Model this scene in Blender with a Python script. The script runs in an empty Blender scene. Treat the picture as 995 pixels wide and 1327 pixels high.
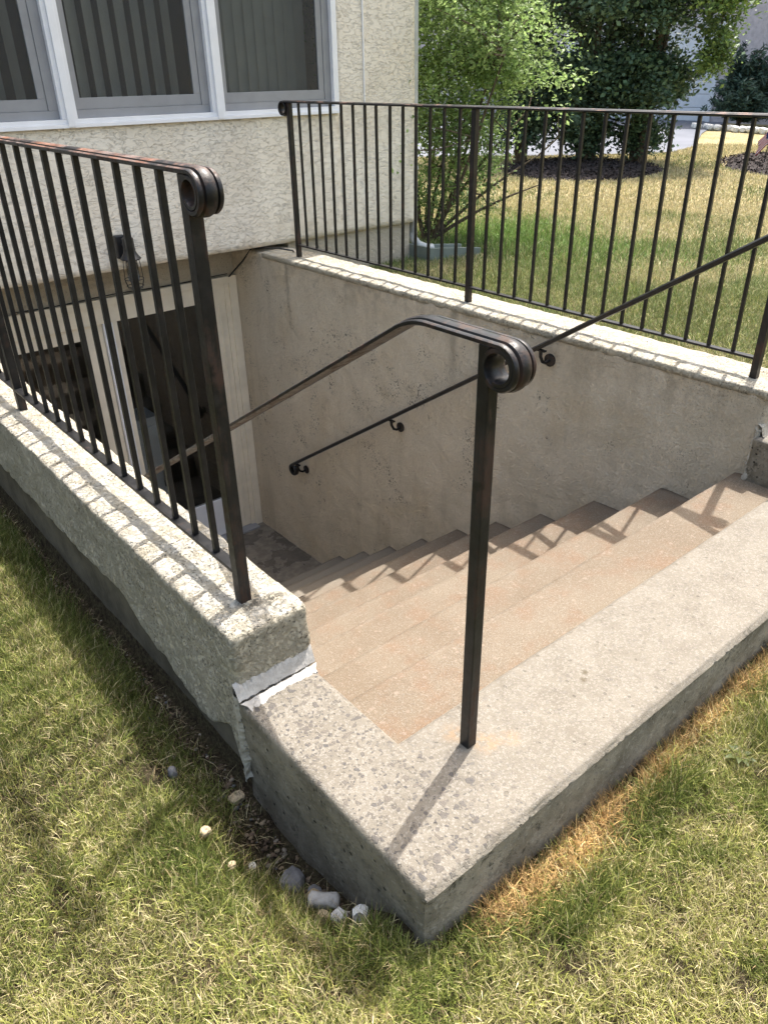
import bpy, bmesh, math, random
import numpy as np
from mathutils import Vector, Matrix, noise
R = math.radians
rng = np.random.default_rng(7)
random.seed(7)
sc = bpy.context.scene
col = sc.collection

# ------------------------------------------------------------------ camera
CAM = (0.0, 0.0, 1.29)
# rows: image right, image down, view direction (world space)
_R = Vector((0.76542, -0.64351, -0.01557)); _D = Vector((-0.33263, -0.37400, -0.86573)); _F = Vector((0.55181, 0.66712, -0.50042))
_F.normalize(); _R = (_R - _F*_R.dot(_F)).normalized(); _U = _R.cross(_F)
cd = bpy.data.cameras.new('camera'); cam = bpy.data.objects.new('camera', cd); col.objects.link(cam)
m = Matrix((( _R.x, _U.x, -_F.x, CAM[0]), (_R.y, _U.y, -_F.y, CAM[1]), (_R.z, _U.z, -_F.z, CAM[2]), (0, 0, 0, 1)))
cam.matrix_world = m
cd.sensor_fit = 'VERTICAL'; cd.sensor_height = 36.0; cd.lens = 36.0*990.8/1327.0
cd.clip_start = 0.02; cd.clip_end = 2000
sc.camera = cam

# ------------------------------------------------------------------ sky and sun
SUN = Vector((0.43, 0.142, 1.0)).normalized()
w = bpy.data.worlds.new('World'); sc.world = w; w.use_nodes = True
wt = w.node_tree; wt.nodes.clear()
sky = wt.nodes.new('ShaderNodeTexSky'); sky.sky_type = 'NISHITA'; sky.sun_disc = False
sky.sun_elevation = math.asin(SUN.z); sky.sun_rotation = math.atan2(SUN.x, SUN.y)
sky.air_density = 1.7; sky.dust_density = 7.0; sky.ozone_density = 1.0
bg = wt.nodes.new('ShaderNodeBackground'); bg.inputs[1].default_value = 0.15
wo = wt.nodes.new('ShaderNodeOutputWorld')
wt.links.new(sky.outputs[0], bg.inputs[0]); wt.links.new(bg.outputs[0], wo.inputs[0])
sl = bpy.data.lights.new('sun', 'SUN'); sl.energy = 3.7; sl.angle = R(0.53); sl.color = (1.0, 0.965, 0.925)
so = bpy.data.objects.new('sun', sl); col.objects.link(so); so.location = (5, 3, 12)
so.rotation_euler = SUN.to_track_quat('Z', 'Y').to_euler()
sc.view_settings.view_transform = 'Standard'; sc.view_settings.look = 'None'
sc.view_settings.exposure = 1.33; sc.view_settings.gamma = 1.0
sc.view_settings.use_curve_mapping = False

# ------------------------------------------------------------------ material helpers
class NT:
    def __init__(s, name):
        s.m = bpy.data.materials.new(name); s.m.use_nodes = True
        s.t = s.m.node_tree; s.t.nodes.clear()
        s.out = s.n('ShaderNodeOutputMaterial')
        s.pos = s.n('ShaderNodeNewGeometry').outputs['Position']
    def n(s, k, **kw):
        x = s.t.nodes.new(k)
        for a, b in kw.items(): setattr(x, a, b)
        return x
    def link(s, a, b):
        if hasattr(a, 'is_output') or hasattr(a, 'links'): s.t.links.new(a, b)
        else: b.default_value = a
    def val(s, v, sock):
        if isinstance(v, (int, float)): sock.default_value = v
        elif isinstance(v, (tuple, list)):
            sock.default_value = tuple(v) + ((1.0,) if len(v) == 3 and len(sock.default_value) == 4 else ())
        else: s.t.links.new(v, sock)
    def math(s, op, a, b=0.0, c=None, clamp=False):
        x = s.n('ShaderNodeMath', operation=op, use_clamp=clamp)
        s.val(a, x.inputs[0]); s.val(b, x.inputs[1])
        if c is not None: s.val(c, x.inputs[2])
        return x.outputs[0]
    def scale(s, v, sc_):
        x = s.n('ShaderNodeVectorMath', operation='MULTIPLY'); s.val(v, x.inputs[0]); s.val(sc_, x.inputs[1]); return x.outputs[0]
    def noise(s, scale, detail=4, rough=0.55, vec=None, dist=0.0, colr=False):
        x = s.n('ShaderNodeTexNoise'); s.val(vec if vec is not None else s.pos, x.inputs['Vector'])
        x.inputs['Scale'].default_value = scale; x.inputs['Detail'].default_value = detail
        x.inputs['Roughness'].default_value = rough; x.inputs['Distortion'].default_value = dist
        return x.outputs['Color' if colr else 'Fac']
    def vor(s, scale, feature='F1', out='Distance', vec=None, rnd=1.0):
        x = s.n('ShaderNodeTexVoronoi', feature=feature); s.val(vec if vec is not None else s.pos, x.inputs['Vector'])
        x.inputs['Scale'].default_value = scale; x.inputs['Randomness'].default_value = rnd
        return x.outputs[out]
    def ramp(s, f, a, b, lo=0.0, hi=1.0):
        x = s.n('ShaderNodeMapRange', interpolation_type='SMOOTHSTEP'); s.val(f, x.inputs[0])
        x.inputs[1].default_value = a; x.inputs[2].default_value = b; x.inputs[3].default_value = lo; x.inputs[4].default_value = hi
        return x.outputs[0]
    def mix(s, f, a, b, mode='MIX'):
        x = s.n('ShaderNodeMix', data_type='RGBA', blend_type=mode)
        s.val(f, x.inputs[0]); s.val(a, x.inputs[6]); s.val(b, x.inputs[7]); return x.outputs[2]
    def sep(s, v):
        x = s.n('ShaderNodeSeparateXYZ'); s.val(v, x.inputs[0]); return x.outputs
    def spot(s, p, r0, r1):           # 1 near point p, 0 beyond r1
        x = s.n('ShaderNodeVectorMath', operation='DISTANCE'); s.val(s.pos, x.inputs[0]); x.inputs[1].default_value = p
        return s.ramp(x.outputs['Value'], r0, r1, 1.0, 0.0)
    def bump(s, h, dist, strength=1.0, prev=None):
        x = s.n('ShaderNodeBump'); x.inputs['Strength'].default_value = strength; x.inputs['Distance'].default_value = dist
        s.val(h, x.inputs['Height'])
        if prev is not None: s.t.links.new(prev, x.inputs['Normal'])
        return x.outputs[0]
    def bsdf(s, colr, rough=0.8, normal=None, metal=0.0, spec=0.5, transl=None):
        b = s.n('ShaderNodeBsdfPrincipled'); s.val(colr, b.inputs['Base Color']); s.val(rough, b.inputs['Roughness'])
        b.inputs['Metallic'].default_value = metal; s.val(spec, b.inputs['Specular IOR Level'])
        if normal is not None: s.t.links.new(normal, b.inputs['Normal'])
        o = b.outputs[0]
        if transl:
            t = s.n('ShaderNodeBsdfTranslucent'); s.val(colr if transl[1] is None else transl[1], t.inputs[0])
            mx = s.n('ShaderNodeMixShader'); mx.inputs[0].default_value = transl[0]
            s.t.links.new(o, mx.inputs[1]); s.t.links.new(t.outputs[0], mx.inputs[2]); o = mx.outputs[0]
        s.t.links.new(o, s.out.inputs[0]); return s.m

def m_plain(name, c, rough=0.6, var=0.12, bscale=60, bd=0.0008, spec=0.5, metal=0.0):
    t = NT(name); f = t.noise(9, 5); g = t.noise(bscale, 4)
    c2 = tuple(x*(1-var*2) for x in c)
    cc = t.mix(t.ramp(f, 0.3, 0.7), c2, c)
    return t.bsdf(cc, rough, t.bump(g, bd), metal, spec)

def m_house_stucco():
    t = NT('house_stucco')
    v = t.scale(t.pos, (1.0, 1.0, 2.3))
    n1 = t.noise(11, 6, 0.62, v, 0.0); n2 = t.noise(21, 5, 0.66, v, 0.0); n3 = t.noise(150, 3)
    h = t.math('ADD', t.ramp(n1, 0.495, 0.512), t.math('MULTIPLY', t.ramp(n2, 0.555, 0.575), 0.6))
    h = t.math('ADD', h, t.math('MULTIPLY', n3, 0.25))
    stain = t.noise(2.2, 5)
    c = t.mix(t.ramp(stain, 0.35, 0.7), (0.74, 0.67, 0.56), (0.80, 0.74, 0.64))
    z = t.sep(t.pos)[2]
    low = t.math('MULTIPLY', t.ramp(z, 0.20, 0.50, 1.0, 0.0), t.ramp(t.noise(9, 4), 0.4, 0.65))
    c = t.mix(t.math('MULTIPLY', low, 0.3), c, (0.40, 0.31, 0.2))
    return t.bsdf(c, 0.95, t.bump(h, 0.0055, 0.85), spec=0.15)

def m_well_stucco(name, base, pits, topdirt=False):
    t = NT(name)
    n1 = t.noise(30, 6, 0.7, None, 0.0); n2 = t.noise(80, 5, 0.7); n3 = t.noise(220, 3)
    h = t.math('ADD', t.math('MULTIPLY', t.ramp(n1, 0.36, 0.66), 1.0), t.math('MULTIPLY', t.ramp(n2, 0.35, 0.65), 0.8))
    h = t.math('ADD', h, t.math('MULTIPLY', n3, 0.5))
    big = t.noise(1.7, 6, 0.6)
    dark = tuple(x*0.92 for x in base)
    c = t.mix(t.ramp(big, 0.32, 0.68), dark, base)
    c = t.mix(t.ramp(n2, 0.36, 0.56, 0.20, 0.0), c, (0.48, 0.40, 0.28))  # shading of the fine recesses painted into the stucco colour
    c = t.mix(t.math('MULTIPLY', t.ramp(n1, 0.30, 0.42, 1.0, 0.0), 0.15), c, (0.36, 0.30, 0.21))  # same painted shading for the coarser hollows
    vs = t.scale(t.pos, (7.0, 7.0, 0.9))
    c = t.mix(t.math('MULTIPLY', t.ramp(t.noise(1.0, 5, 0.6, vs), 0.52, 0.72), 0.22), c, (0.30, 0.24, 0.16))
    # dark pits and mould specks, clustered
    pit = t.math('MULTIPLY', t.ramp(t.noise(95, 3, 0.6), 0.57, 0.63), t.ramp(t.noise(4.2, 4, 0.65), 0.53, 0.66))
    pit2 = t.math('MULTIPLY', t.ramp(t.noise(38, 5, 0.7), 0.60, 0.66), t.ramp(t.noise(2.1, 3), 0.53, 0.66))
    pp = t.math('MAXIMUM', pit, pit2)
    c = t.mix(t.math('MULTIPLY', pp, pits), c, (0.12, 0.095, 0.065))
    h = t.math('SUBTRACT', h, t.math('MULTIPLY', pp, 0.8))
    if topdirt:
        x, y, z = t.sep(t.pos)
        pp2 = t.math('MULTIPLY', t.math('MULTIPLY', t.ramp(y, 1.35, 2.0, 1.0, 0.0), t.ramp(t.noise(5, 4, 0.6), 0.40, 0.60)), t.ramp(t.noise(120, 4, 0.65), 0.57, 0.63)); c = t.mix(t.math('MULTIPLY', pp2, 0.6), c, (0.10, 0.08, 0.055))
        oc = t.ramp(t.noise(2.7, 4, 0.6), 0.50, 0.68); c = t.mix(t.math('MULTIPLY', oc, 0.22), c, (0.62, 0.47, 0.27))
        for (yy, ww) in ((4.56, 0.03), (2.93, 0.05)):
            a = t.ramp(t.math('ABSOLUTE', t.math('SUBTRACT', y, yy)), 0.0, ww, 1.0, 0.0)
            c = t.mix(t.math('MULTIPLY', t.math('MULTIPLY', a, t.ramp(z, -0.5, 0.16)), 0.45), c, (0.16, 0.13, 0.09))
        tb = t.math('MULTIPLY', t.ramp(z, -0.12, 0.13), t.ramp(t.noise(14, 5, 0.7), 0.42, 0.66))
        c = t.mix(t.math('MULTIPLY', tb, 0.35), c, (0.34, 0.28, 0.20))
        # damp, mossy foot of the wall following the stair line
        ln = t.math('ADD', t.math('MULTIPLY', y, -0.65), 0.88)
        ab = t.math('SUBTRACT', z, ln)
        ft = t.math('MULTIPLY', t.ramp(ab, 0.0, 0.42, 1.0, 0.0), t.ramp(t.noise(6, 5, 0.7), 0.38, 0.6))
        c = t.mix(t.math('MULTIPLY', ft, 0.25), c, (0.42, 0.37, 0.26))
    return t.bsdf(c, 0.95, t.bump(h, 0.009, 1.0), spec=0.12)

def m_cap_stucco():
    t = NT('weathered_wall_cap')
    n1 = t.noise(34, 6, 0.7, None, 0.1); n2 = t.noise(110, 4, 0.7)
    h = t.math('ADD', t.math('MULTIPLY', t.ramp(n1, 0.42, 0.6), 1.0), t.math('MULTIPLY', n2, 1.0))
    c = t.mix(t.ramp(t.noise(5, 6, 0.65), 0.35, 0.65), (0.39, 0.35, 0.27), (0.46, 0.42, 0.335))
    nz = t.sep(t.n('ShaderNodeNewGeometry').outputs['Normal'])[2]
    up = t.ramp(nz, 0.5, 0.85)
    c = t.mix(t.math('MULTIPLY', up, t.ramp(t.noise(18, 5, 0.7), 0.40, 0.6)), c, (0.47, 0.445, 0.385))  # upward faces lightened in the colour as if sunlit
    pit = t.math('MULTIPLY', t.ramp(t.noise(120, 3, 0.6), 0.58, 0.65), t.ramp(t.noise(7, 4, 0.65), 0.38, 0.58))
    v = t.scale(t.pos, (1.0, 1.6, 1.6))
    pit2 = t.math('MULTIPLY', t.ramp(t.noise(48, 5, 0.7, v), 0.63, 0.70), t.ramp(t.noise(3, 3), 0.40, 0.6))
    pp = t.math('MAXIMUM', pit, pit2)
    for p in ((0.70, 1.36, 0.18), (0.745, 1.33, 0.18)):
        pp = t.math('MAXIMUM', pp, t.math('MULTIPLY', t.spot(p, 0.01, 0.05), t.ramp(t.noise(70, 3), 0.45, 0.58)))
    c = t.mix(t.math('MULTIPLY', pp, 0.85), c, (0.075, 0.068, 0.055))
    # mossy darker vertical face
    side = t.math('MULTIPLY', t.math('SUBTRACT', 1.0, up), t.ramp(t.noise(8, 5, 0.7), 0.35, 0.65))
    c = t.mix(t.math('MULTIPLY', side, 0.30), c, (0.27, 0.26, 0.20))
    h = t.math('SUBTRACT', h, t.math('MULTIPLY', pp, 0.9))
    return t.bsdf(c, 0.95, t.bump(h, 0.006, 1.0), spec=0.12)

def m_slab():
    t = NT('exposed_aggregate_concrete')
    x, y, z = t.sep(t.pos)
    fine = t.noise(260, 3, 0.7); mid = t.noise(11, 5, 0.6)
    c = t.mix(t.ramp(mid, 0.3, 0.7), (0.156, 0.139, 0.113), (0.198, 0.179, 0.148))
    c = t.mix(t.ramp(fine, 0.35, 0.7), t.mix(0.38, c, (0.11, 0.092, 0.070)), c)
    # where pebbles are washed bare: towards the near left corner
    bare = t.ramp(t.math('ADD', x, t.math('MULTIPLY', t.noise(6, 4), 0.5)), 0.98, 1.25, 1.0, 0.0)
    wob = t.n('ShaderNodeVectorMath', operation='MULTIPLY_ADD')
    t.val(t.noise(60, 3, 0.6, None, 0, True), wob.inputs[0]); wob.inputs[1].default_value = (0.006,)*3; t.val(t.pos, wob.inputs[2])
    wv = wob.outputs[0]
    hh = None
    pale = t.vor(190, 'F1', 'Color', wv)
    ps = t.sep(pale)
    pe = t.vor(190, 'DISTANCE_TO_EDGE', 'Distance', wv)
    pm = t.math('MULTIPLY', t.ramp(ps[0], 0.50, 0.56), t.ramp(pe, 0.05, 0.15))
    c = t.mix(t.math('MULTIPLY', pm, 0.35), c, (0.29, 0.272, 0.24))
    for scale, thr, a in ((190, 0.86, 0.8), (105, 0.81, 0.75), (62, 0.88, 0.75)):
        cell = t.sep(t.vor(scale, 'F1', 'Color', wv)); ed = t.vor(scale, 'DISTANCE_TO_EDGE', 'Distance', wv)
        mk = t.math('MULTIPLY', t.ramp(cell[0], thr, thr+0.02), t.ramp(ed, 0.07, 0.15))
        mk = t.math('MULTIPLY', mk, bare if scale < 100 else t.math('MAXIMUM', bare, 0.30))
        g = t.mix(cell[1], (0.060, 0.058, 0.060), (0.125, 0.108, 0.090))
        c = t.mix(t.math('MULTIPLY', mk, a), c, g)
        hh = mk if hh is None else t.math('MAXIMUM', hh, mk)
    # rust drips by the newel foot
    for p, r0, r1 in (((0.935, 0.79, 0.0), 0.012, 0.045), ((0.985, 0.765, 0.0), 0.005, 0.035), ((0.90, 0.86, 0.0), 0.005, 0.04)):
        c = t.mix(t.math('MULTIPLY', t.math('MULTIPLY', t.spot(p, r0, r1), t.ramp(t.noise(60, 4), 0.35, 0.6)), 0.55), c, (0.25, 0.165, 0.095))
    # small spall with a dark hole
    for p in ((1.262, 0.775, 0.0), (1.285, 0.79, 0.0)):
        c = t.mix(t.math('MULTIPLY', t.spot(p, 0.003, 0.014), t.ramp(t.noise(120, 3), 0.40, 0.5)), c, (0.10, 0.085, 0.06))
    # grimy faces: darker, pitted concrete on the vertical sides
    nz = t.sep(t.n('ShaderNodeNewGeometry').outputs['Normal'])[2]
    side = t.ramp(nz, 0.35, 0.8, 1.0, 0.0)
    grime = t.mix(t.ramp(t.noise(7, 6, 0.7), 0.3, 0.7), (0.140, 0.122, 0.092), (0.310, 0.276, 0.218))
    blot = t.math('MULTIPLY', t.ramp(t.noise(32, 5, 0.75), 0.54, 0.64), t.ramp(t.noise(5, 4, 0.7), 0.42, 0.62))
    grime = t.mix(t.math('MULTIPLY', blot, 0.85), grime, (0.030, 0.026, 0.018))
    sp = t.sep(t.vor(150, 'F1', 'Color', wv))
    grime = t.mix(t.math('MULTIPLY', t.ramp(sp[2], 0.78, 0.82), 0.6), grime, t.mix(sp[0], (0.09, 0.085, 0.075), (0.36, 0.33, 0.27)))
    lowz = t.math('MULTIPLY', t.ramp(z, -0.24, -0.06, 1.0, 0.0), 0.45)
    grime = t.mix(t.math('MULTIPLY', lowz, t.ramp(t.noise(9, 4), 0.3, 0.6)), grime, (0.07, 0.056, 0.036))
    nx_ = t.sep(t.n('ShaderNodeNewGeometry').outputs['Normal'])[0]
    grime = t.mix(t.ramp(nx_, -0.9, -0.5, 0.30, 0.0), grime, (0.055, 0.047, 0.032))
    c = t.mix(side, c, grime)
    pits = t.ramp(t.vor(46, 'F1', 'Distance', wv), 0.16, 0.24, 1.0, 0.0)
    sel = t.ramp(t.sep(t.vor(46, 'F1', 'Color', wv))[1], 0.72, 0.76)
    pits = t.math('MULTIPLY', t.math('MULTIPLY', pits, sel), t.math('MAXIMUM', side, 0.25))
    c = t.mix(t.math('MULTIPLY', pits, 0.85), c, (0.02, 0.017, 0.012))
    h = t.math('ADD', t.math('MULTIPLY', hh, 0.35), t.math('MULTIPLY', fine, 0.6))
    h = t.math('SUBTRACT', t.math('ADD', h, t.math('MULTIPLY', t.noise(60, 4), 0.8)), t.math('MULTIPLY', pits, 2.0))
    return t.bsdf(c, 0.92, t.bump(h, 0.0032, 1.0), spec=0.2)

def m_step():
    t = NT('tan_sanded_concrete')
    fine = t.noise(230, 3, 0.7)
    c = t.mix(t.ramp(t.noise(2.6, 5, 0.6), 0.33, 0.67), (0.146, 0.115, 0.082), (0.180, 0.149, 0.111))
    c = t.mix(t.ramp(t.noise(9, 5, 0.6), 0.45, 0.7), c, (0.170, 0.118, 0.080))
    c = t.mix(t.ramp(fine, 0.3, 0.65), t.mix(0.55, c, (0.075, 0.055, 0.04)), c)
    ce = t.sep(t.vor(300, 'F1', 'Color')); ed = t.vor(300, 'DISTANCE_TO_EDGE', 'Distance')
    mk = t.math('MULTIPLY', t.ramp(ce[0], 0.66, 0.70), t.ramp(ed, 0.08, 0.18))
    c = t.mix(t.math('MULTIPLY', mk, 0.5), c, (0.30, 0.27, 0.225))
    ce2 = t.sep(t.vor(75, 'F1', 'Color')); mk2 = t.math('MULTIPLY', t.ramp(ce2[1], 0.93, 0.95), t.ramp(t.vor(75, 'DISTANCE_TO_EDGE', 'Distance'), 0.1, 0.2))
    c = t.mix(t.math('MULTIPLY', mk2, 0.5), c, (0.25, 0.2, 0.16))
    x, y, z = t.sep(t.pos)
    dirt = t.math('MULTIPLY', t.ramp(z, -1.9, -1.1, 0.8, 0.0), 1.0)
    c = t.mix(dirt, c, (0.22, 0.20, 0.165))
    edge = t.math('MULTIPLY', t.ramp(x, 2.84, 2.94), t.ramp(t.noise(20, 4), 0.35, 0.6))
    c = t.mix(t.math('MULTIPLY', edge, 0.5), c, (0.16, 0.13, 0.10))
    wear = None
    for yy in (1.252, 1.565, 1.906, 2.223, 2.539, 2.852, 3.169):
        q = t.ramp(t.math('ABSOLUTE', t.math('SUBTRACT', y, yy-0.006)), 0.004, 0.020, 1.0, 0.0)
        wear = q if wear is None else t.math('MAXIMUM', wear, q)
    c = t.mix(t.math('MULTIPLY', t.math('MULTIPLY', wear, t.ramp(t.noise(8, 5, 0.7), 0.42, 0.7)), 0.22), c, (0.33, 0.29, 0.24))
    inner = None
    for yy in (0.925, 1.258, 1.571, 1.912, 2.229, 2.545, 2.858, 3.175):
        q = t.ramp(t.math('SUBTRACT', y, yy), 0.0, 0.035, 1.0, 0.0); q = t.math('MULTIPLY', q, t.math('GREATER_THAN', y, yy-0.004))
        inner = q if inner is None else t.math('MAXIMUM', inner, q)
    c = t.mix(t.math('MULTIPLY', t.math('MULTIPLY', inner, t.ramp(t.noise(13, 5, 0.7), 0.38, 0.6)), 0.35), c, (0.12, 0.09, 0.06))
    h = t.math('ADD', t.math('MULTIPLY', mk, 0.4), fine)
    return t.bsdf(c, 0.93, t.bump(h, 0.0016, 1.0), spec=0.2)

def m_iron(name, rust=0.35, faded=0.0):
    t = NT(name)
    n1 = t.noise(14, 6, 0.7); n2 = t.noise(55, 5, 0.7); vs = t.scale(t.pos, (38.0, 38.0, 4.0))
    streak = t.noise(1.0, 6, 0.65, vs)
    black = t.mix(t.ramp(t.noise(25, 4), 0.4, 0.7), (0.006, 0.0062, 0.007), (0.015, 0.0145, 0.015))
    f = t.math('MULTIPLY', t.ramp(t.math('ADD', t.math('MULTIPLY', n1, 0.5), t.math('MULTIPLY', streak, 0.5)), 0.64-0.22*rust, 0.74-0.16*rust), 0.85)
    rc = t.mix(n2, (0.022, 0.013, 0.010), (0.085, 0.042, 0.025))
    c = t.mix(f, black, rc)
    if faded:
        nz = t.sep(t.n('ShaderNodeNewGeometry').outputs['Normal'])[2]
        up = t.math('MULTIPLY', t.ramp(nz, 0.55, 0.9), t.ramp(t.noise(11, 5, 0.65), 0.62-0.3*faded, 0.68-0.12*faded))
        c = t.mix(t.math('MULTIPLY', up, 0.85), c, t.mix(t.ramp(t.noise(16, 4), 0.35, 0.65), (0.22, 0.10, 0.06), (0.17, 0.13, 0.115)))
    ro = t.math('ADD', t.math('MULTIPLY', f, 0.4), t.ramp(n2, 0.2, 0.8, 0.28, 0.5))
    return t.bsdf(c, ro, t.bump(t.math('ADD', n2, t.math('MULTIPLY', f, 0.6)), 0.0009, 0.8), spec=0.35)

def m_attr(name, rough=0.7, transl=None, bd=None, spec=0.3):
    t = NT(name); a = t.n('ShaderNodeAttribute', attribute_name='col')
    c = a.outputs['Color']
    tr = None
    if transl: tr = (transl, t.mix(0.35, c, (1.0, 1.0, 0.25), 'MULTIPLY') if False else c)
    return t.bsdf(c, rough, None, spec=spec, transl=tr)

def m_ground():
    t = NT('lawn_soil')
    x, y, z = t.sep(t.pos)
    a = t.noise(38, 6, 0.7); b = t.noise(1.1, 5, 0.6); f = t.noise(120, 4, 0.7)
    soil = t.mix(t.ramp(a, 0.35, 0.65), (0.035, 0.025, 0.016), (0.085, 0.062, 0.040))
    thatch = t.mix(t.ramp(f, 0.35, 0.65), (0.04, 0.034, 0.018), (0.12, 0.10, 0.055))
    green = t.mix(t.ramp(f, 0.35, 0.65), (0.05, 0.075, 0.02), (0.20, 0.21, 0.07))
    tan = t.mix(t.ramp(t.noise(18, 6, 0.7), 0.3, 0.7), (0.24, 0.20, 0.10), (0.50, 0.42, 0.25))
    c = t.mix(t.ramp(a, 0.35, 0.6), soil, thatch)
    far = t.mix(t.ramp(b, 0.40, 0.60), green, tan)
    d = t.ramp(x, 3.0, 6.5); c = t.mix(d, c, t.mix(0.5, far, green))
    d2 = t.ramp(x, 5.5, 8.5); c = t.mix(d2, c, t.mix(t.ramp(b, 0.36, 0.52), t.mix(0.55, green, tan), tan))
    return t.bsdf(c, 1.0, t.bump(t.math('ADD', a, f), 0.02, 1.0), spec=0.1)

def m_glass(name, tint=(0.55, 0.6, 0.6), refl=0.12):
    t = NT(name)
    tr = t.n('ShaderNodeBsdfTransparent'); t.val(tint, tr.inputs[0])
    gl = t.n('ShaderNodeBsdfGlossy'); gl.inputs['Roughness'].default_value = 0.03
    lw = t.n('ShaderNodeFresnel'); lw.inputs[0].default_value = 1.5
    f = t.math('ADD', t.math('MULTIPLY', lw.outputs[0], 0.9), refl*0.3)
    mx = t.n('ShaderNodeMixShader'); t.val(f, mx.inputs[0]); t.t.links.new(tr.outputs[0], mx.inputs[1]); t.t.links.new(gl.outputs[0], mx.inputs[2])
    t.t.links.new(mx.outputs[0], t.out.inputs[0]); return t.m

def m_screened_glass(name):
    t = NT(name)
    tr = t.n('ShaderNodeBsdfTransparent'); t.val((0.80, 0.82, 0.82), tr.inputs[0])
    df = t.n('ShaderNodeBsdfDiffuse'); t.val((0.075, 0.078, 0.085), df.inputs[0])
    gl = t.n('ShaderNodeBsdfGlossy'); gl.inputs['Roughness'].default_value = 0.25
    m1 = t.n('ShaderNodeMixShader'); m1.inputs[0].default_value = 0.28
    t.t.links.new(tr.outputs[0], m1.inputs[1]); t.t.links.new(df.outputs[0], m1.inputs[2])
    m2 = t.n('ShaderNodeMixShader'); m2.inputs[0].default_value = 0.018
    t.t.links.new(m1.outputs[0], m2.inputs[1]); t.t.links.new(gl.outputs[0], m2.inputs[2])
    t.t.links.new(m2.outputs[0], t.out.inputs[0]); return t.m

def m_floor():
    t = NT('damp_basement_floor')
    n = t.noise(2.4, 5, 0.6); wet = t.ramp(n, 0.50, 0.54)
    c = t.mix(t.ramp(t.noise(20, 5), 0.3, 0.7), (0.13, 0.11, 0.085), (0.22, 0.19, 0.15))
    c = t.mix(t.math('MULTIPLY', wet, 0.6), c, (0.07, 0.065, 0.06))
    return t.bsdf(c, t.math('SUBTRACT', 0.9, t.math('MULTIPLY', wet, 0.82)), t.bump(t.noise(90, 3), 0.001, 0.5), spec=0.5)

def m_bark():
    t = NT('bark'); v = t.scale(t.pos, (1, 1, 0.25)); n = t.noise(60, 6, 0.7, v)
    c = t.mix(t.ramp(n, 0.35, 0.65), (0.05, 0.038, 0.028), (0.17, 0.135, 0.10))
    return t.bsdf(c, 0.95, t.bump(n, 0.01, 1.0), spec=0.1)

def m_asphalt():
    t = NT('worn_asphalt'); c = t.mix(t.ramp(t.noise(0.8, 5), 0.3, 0.7), (0.125, 0.135, 0.16), (0.16, 0.17, 0.20))
    return t.bsdf(t.mix(t.ramp(t.noise(160, 3), 0.3, 0.7), t.mix(0.3, c, (0.1, 0.1, 0.1)), c), 0.95, spec=0.2)

def m_rock(name, a, b, spot=(0.05, 0.045, 0.035)):
    t = NT(name); c = t.mix(t.ramp(t.noise(26, 6, 0.7), 0.3, 0.7), a, b)
    c = t.mix(t.math('MULTIPLY', t.ramp(t.noise(40, 5, 0.7), 0.56, 0.66), 0.7), c, spot)
    return t.bsdf(c, 0.9, t.bump(t.noise(110, 4), 0.002, 1.0), spec=0.2)

def m_flag():
    t = NT('striped_flag_cloth'); u = t.n('ShaderNodeUVMap').outputs[0]; s = t.sep(u)
    st = t.math('GREATER_THAN', t.math('FRACT', t.math('MULTIPLY', s[1], 6.5)), 0.5)
    c = t.mix(st, (0.42, 0.035, 0.06), (0.75, 0.72, 0.72))
    can = t.math('MULTIPLY', t.math('LESS_THAN', s[0], 0.4), t.math('GREATER_THAN', s[1], 0.46))
    c = t.mix(can, c, (0.03, 0.05, 0.16))
    return t.bsdf(c, 0.8, transl=(0.3, None))

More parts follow.
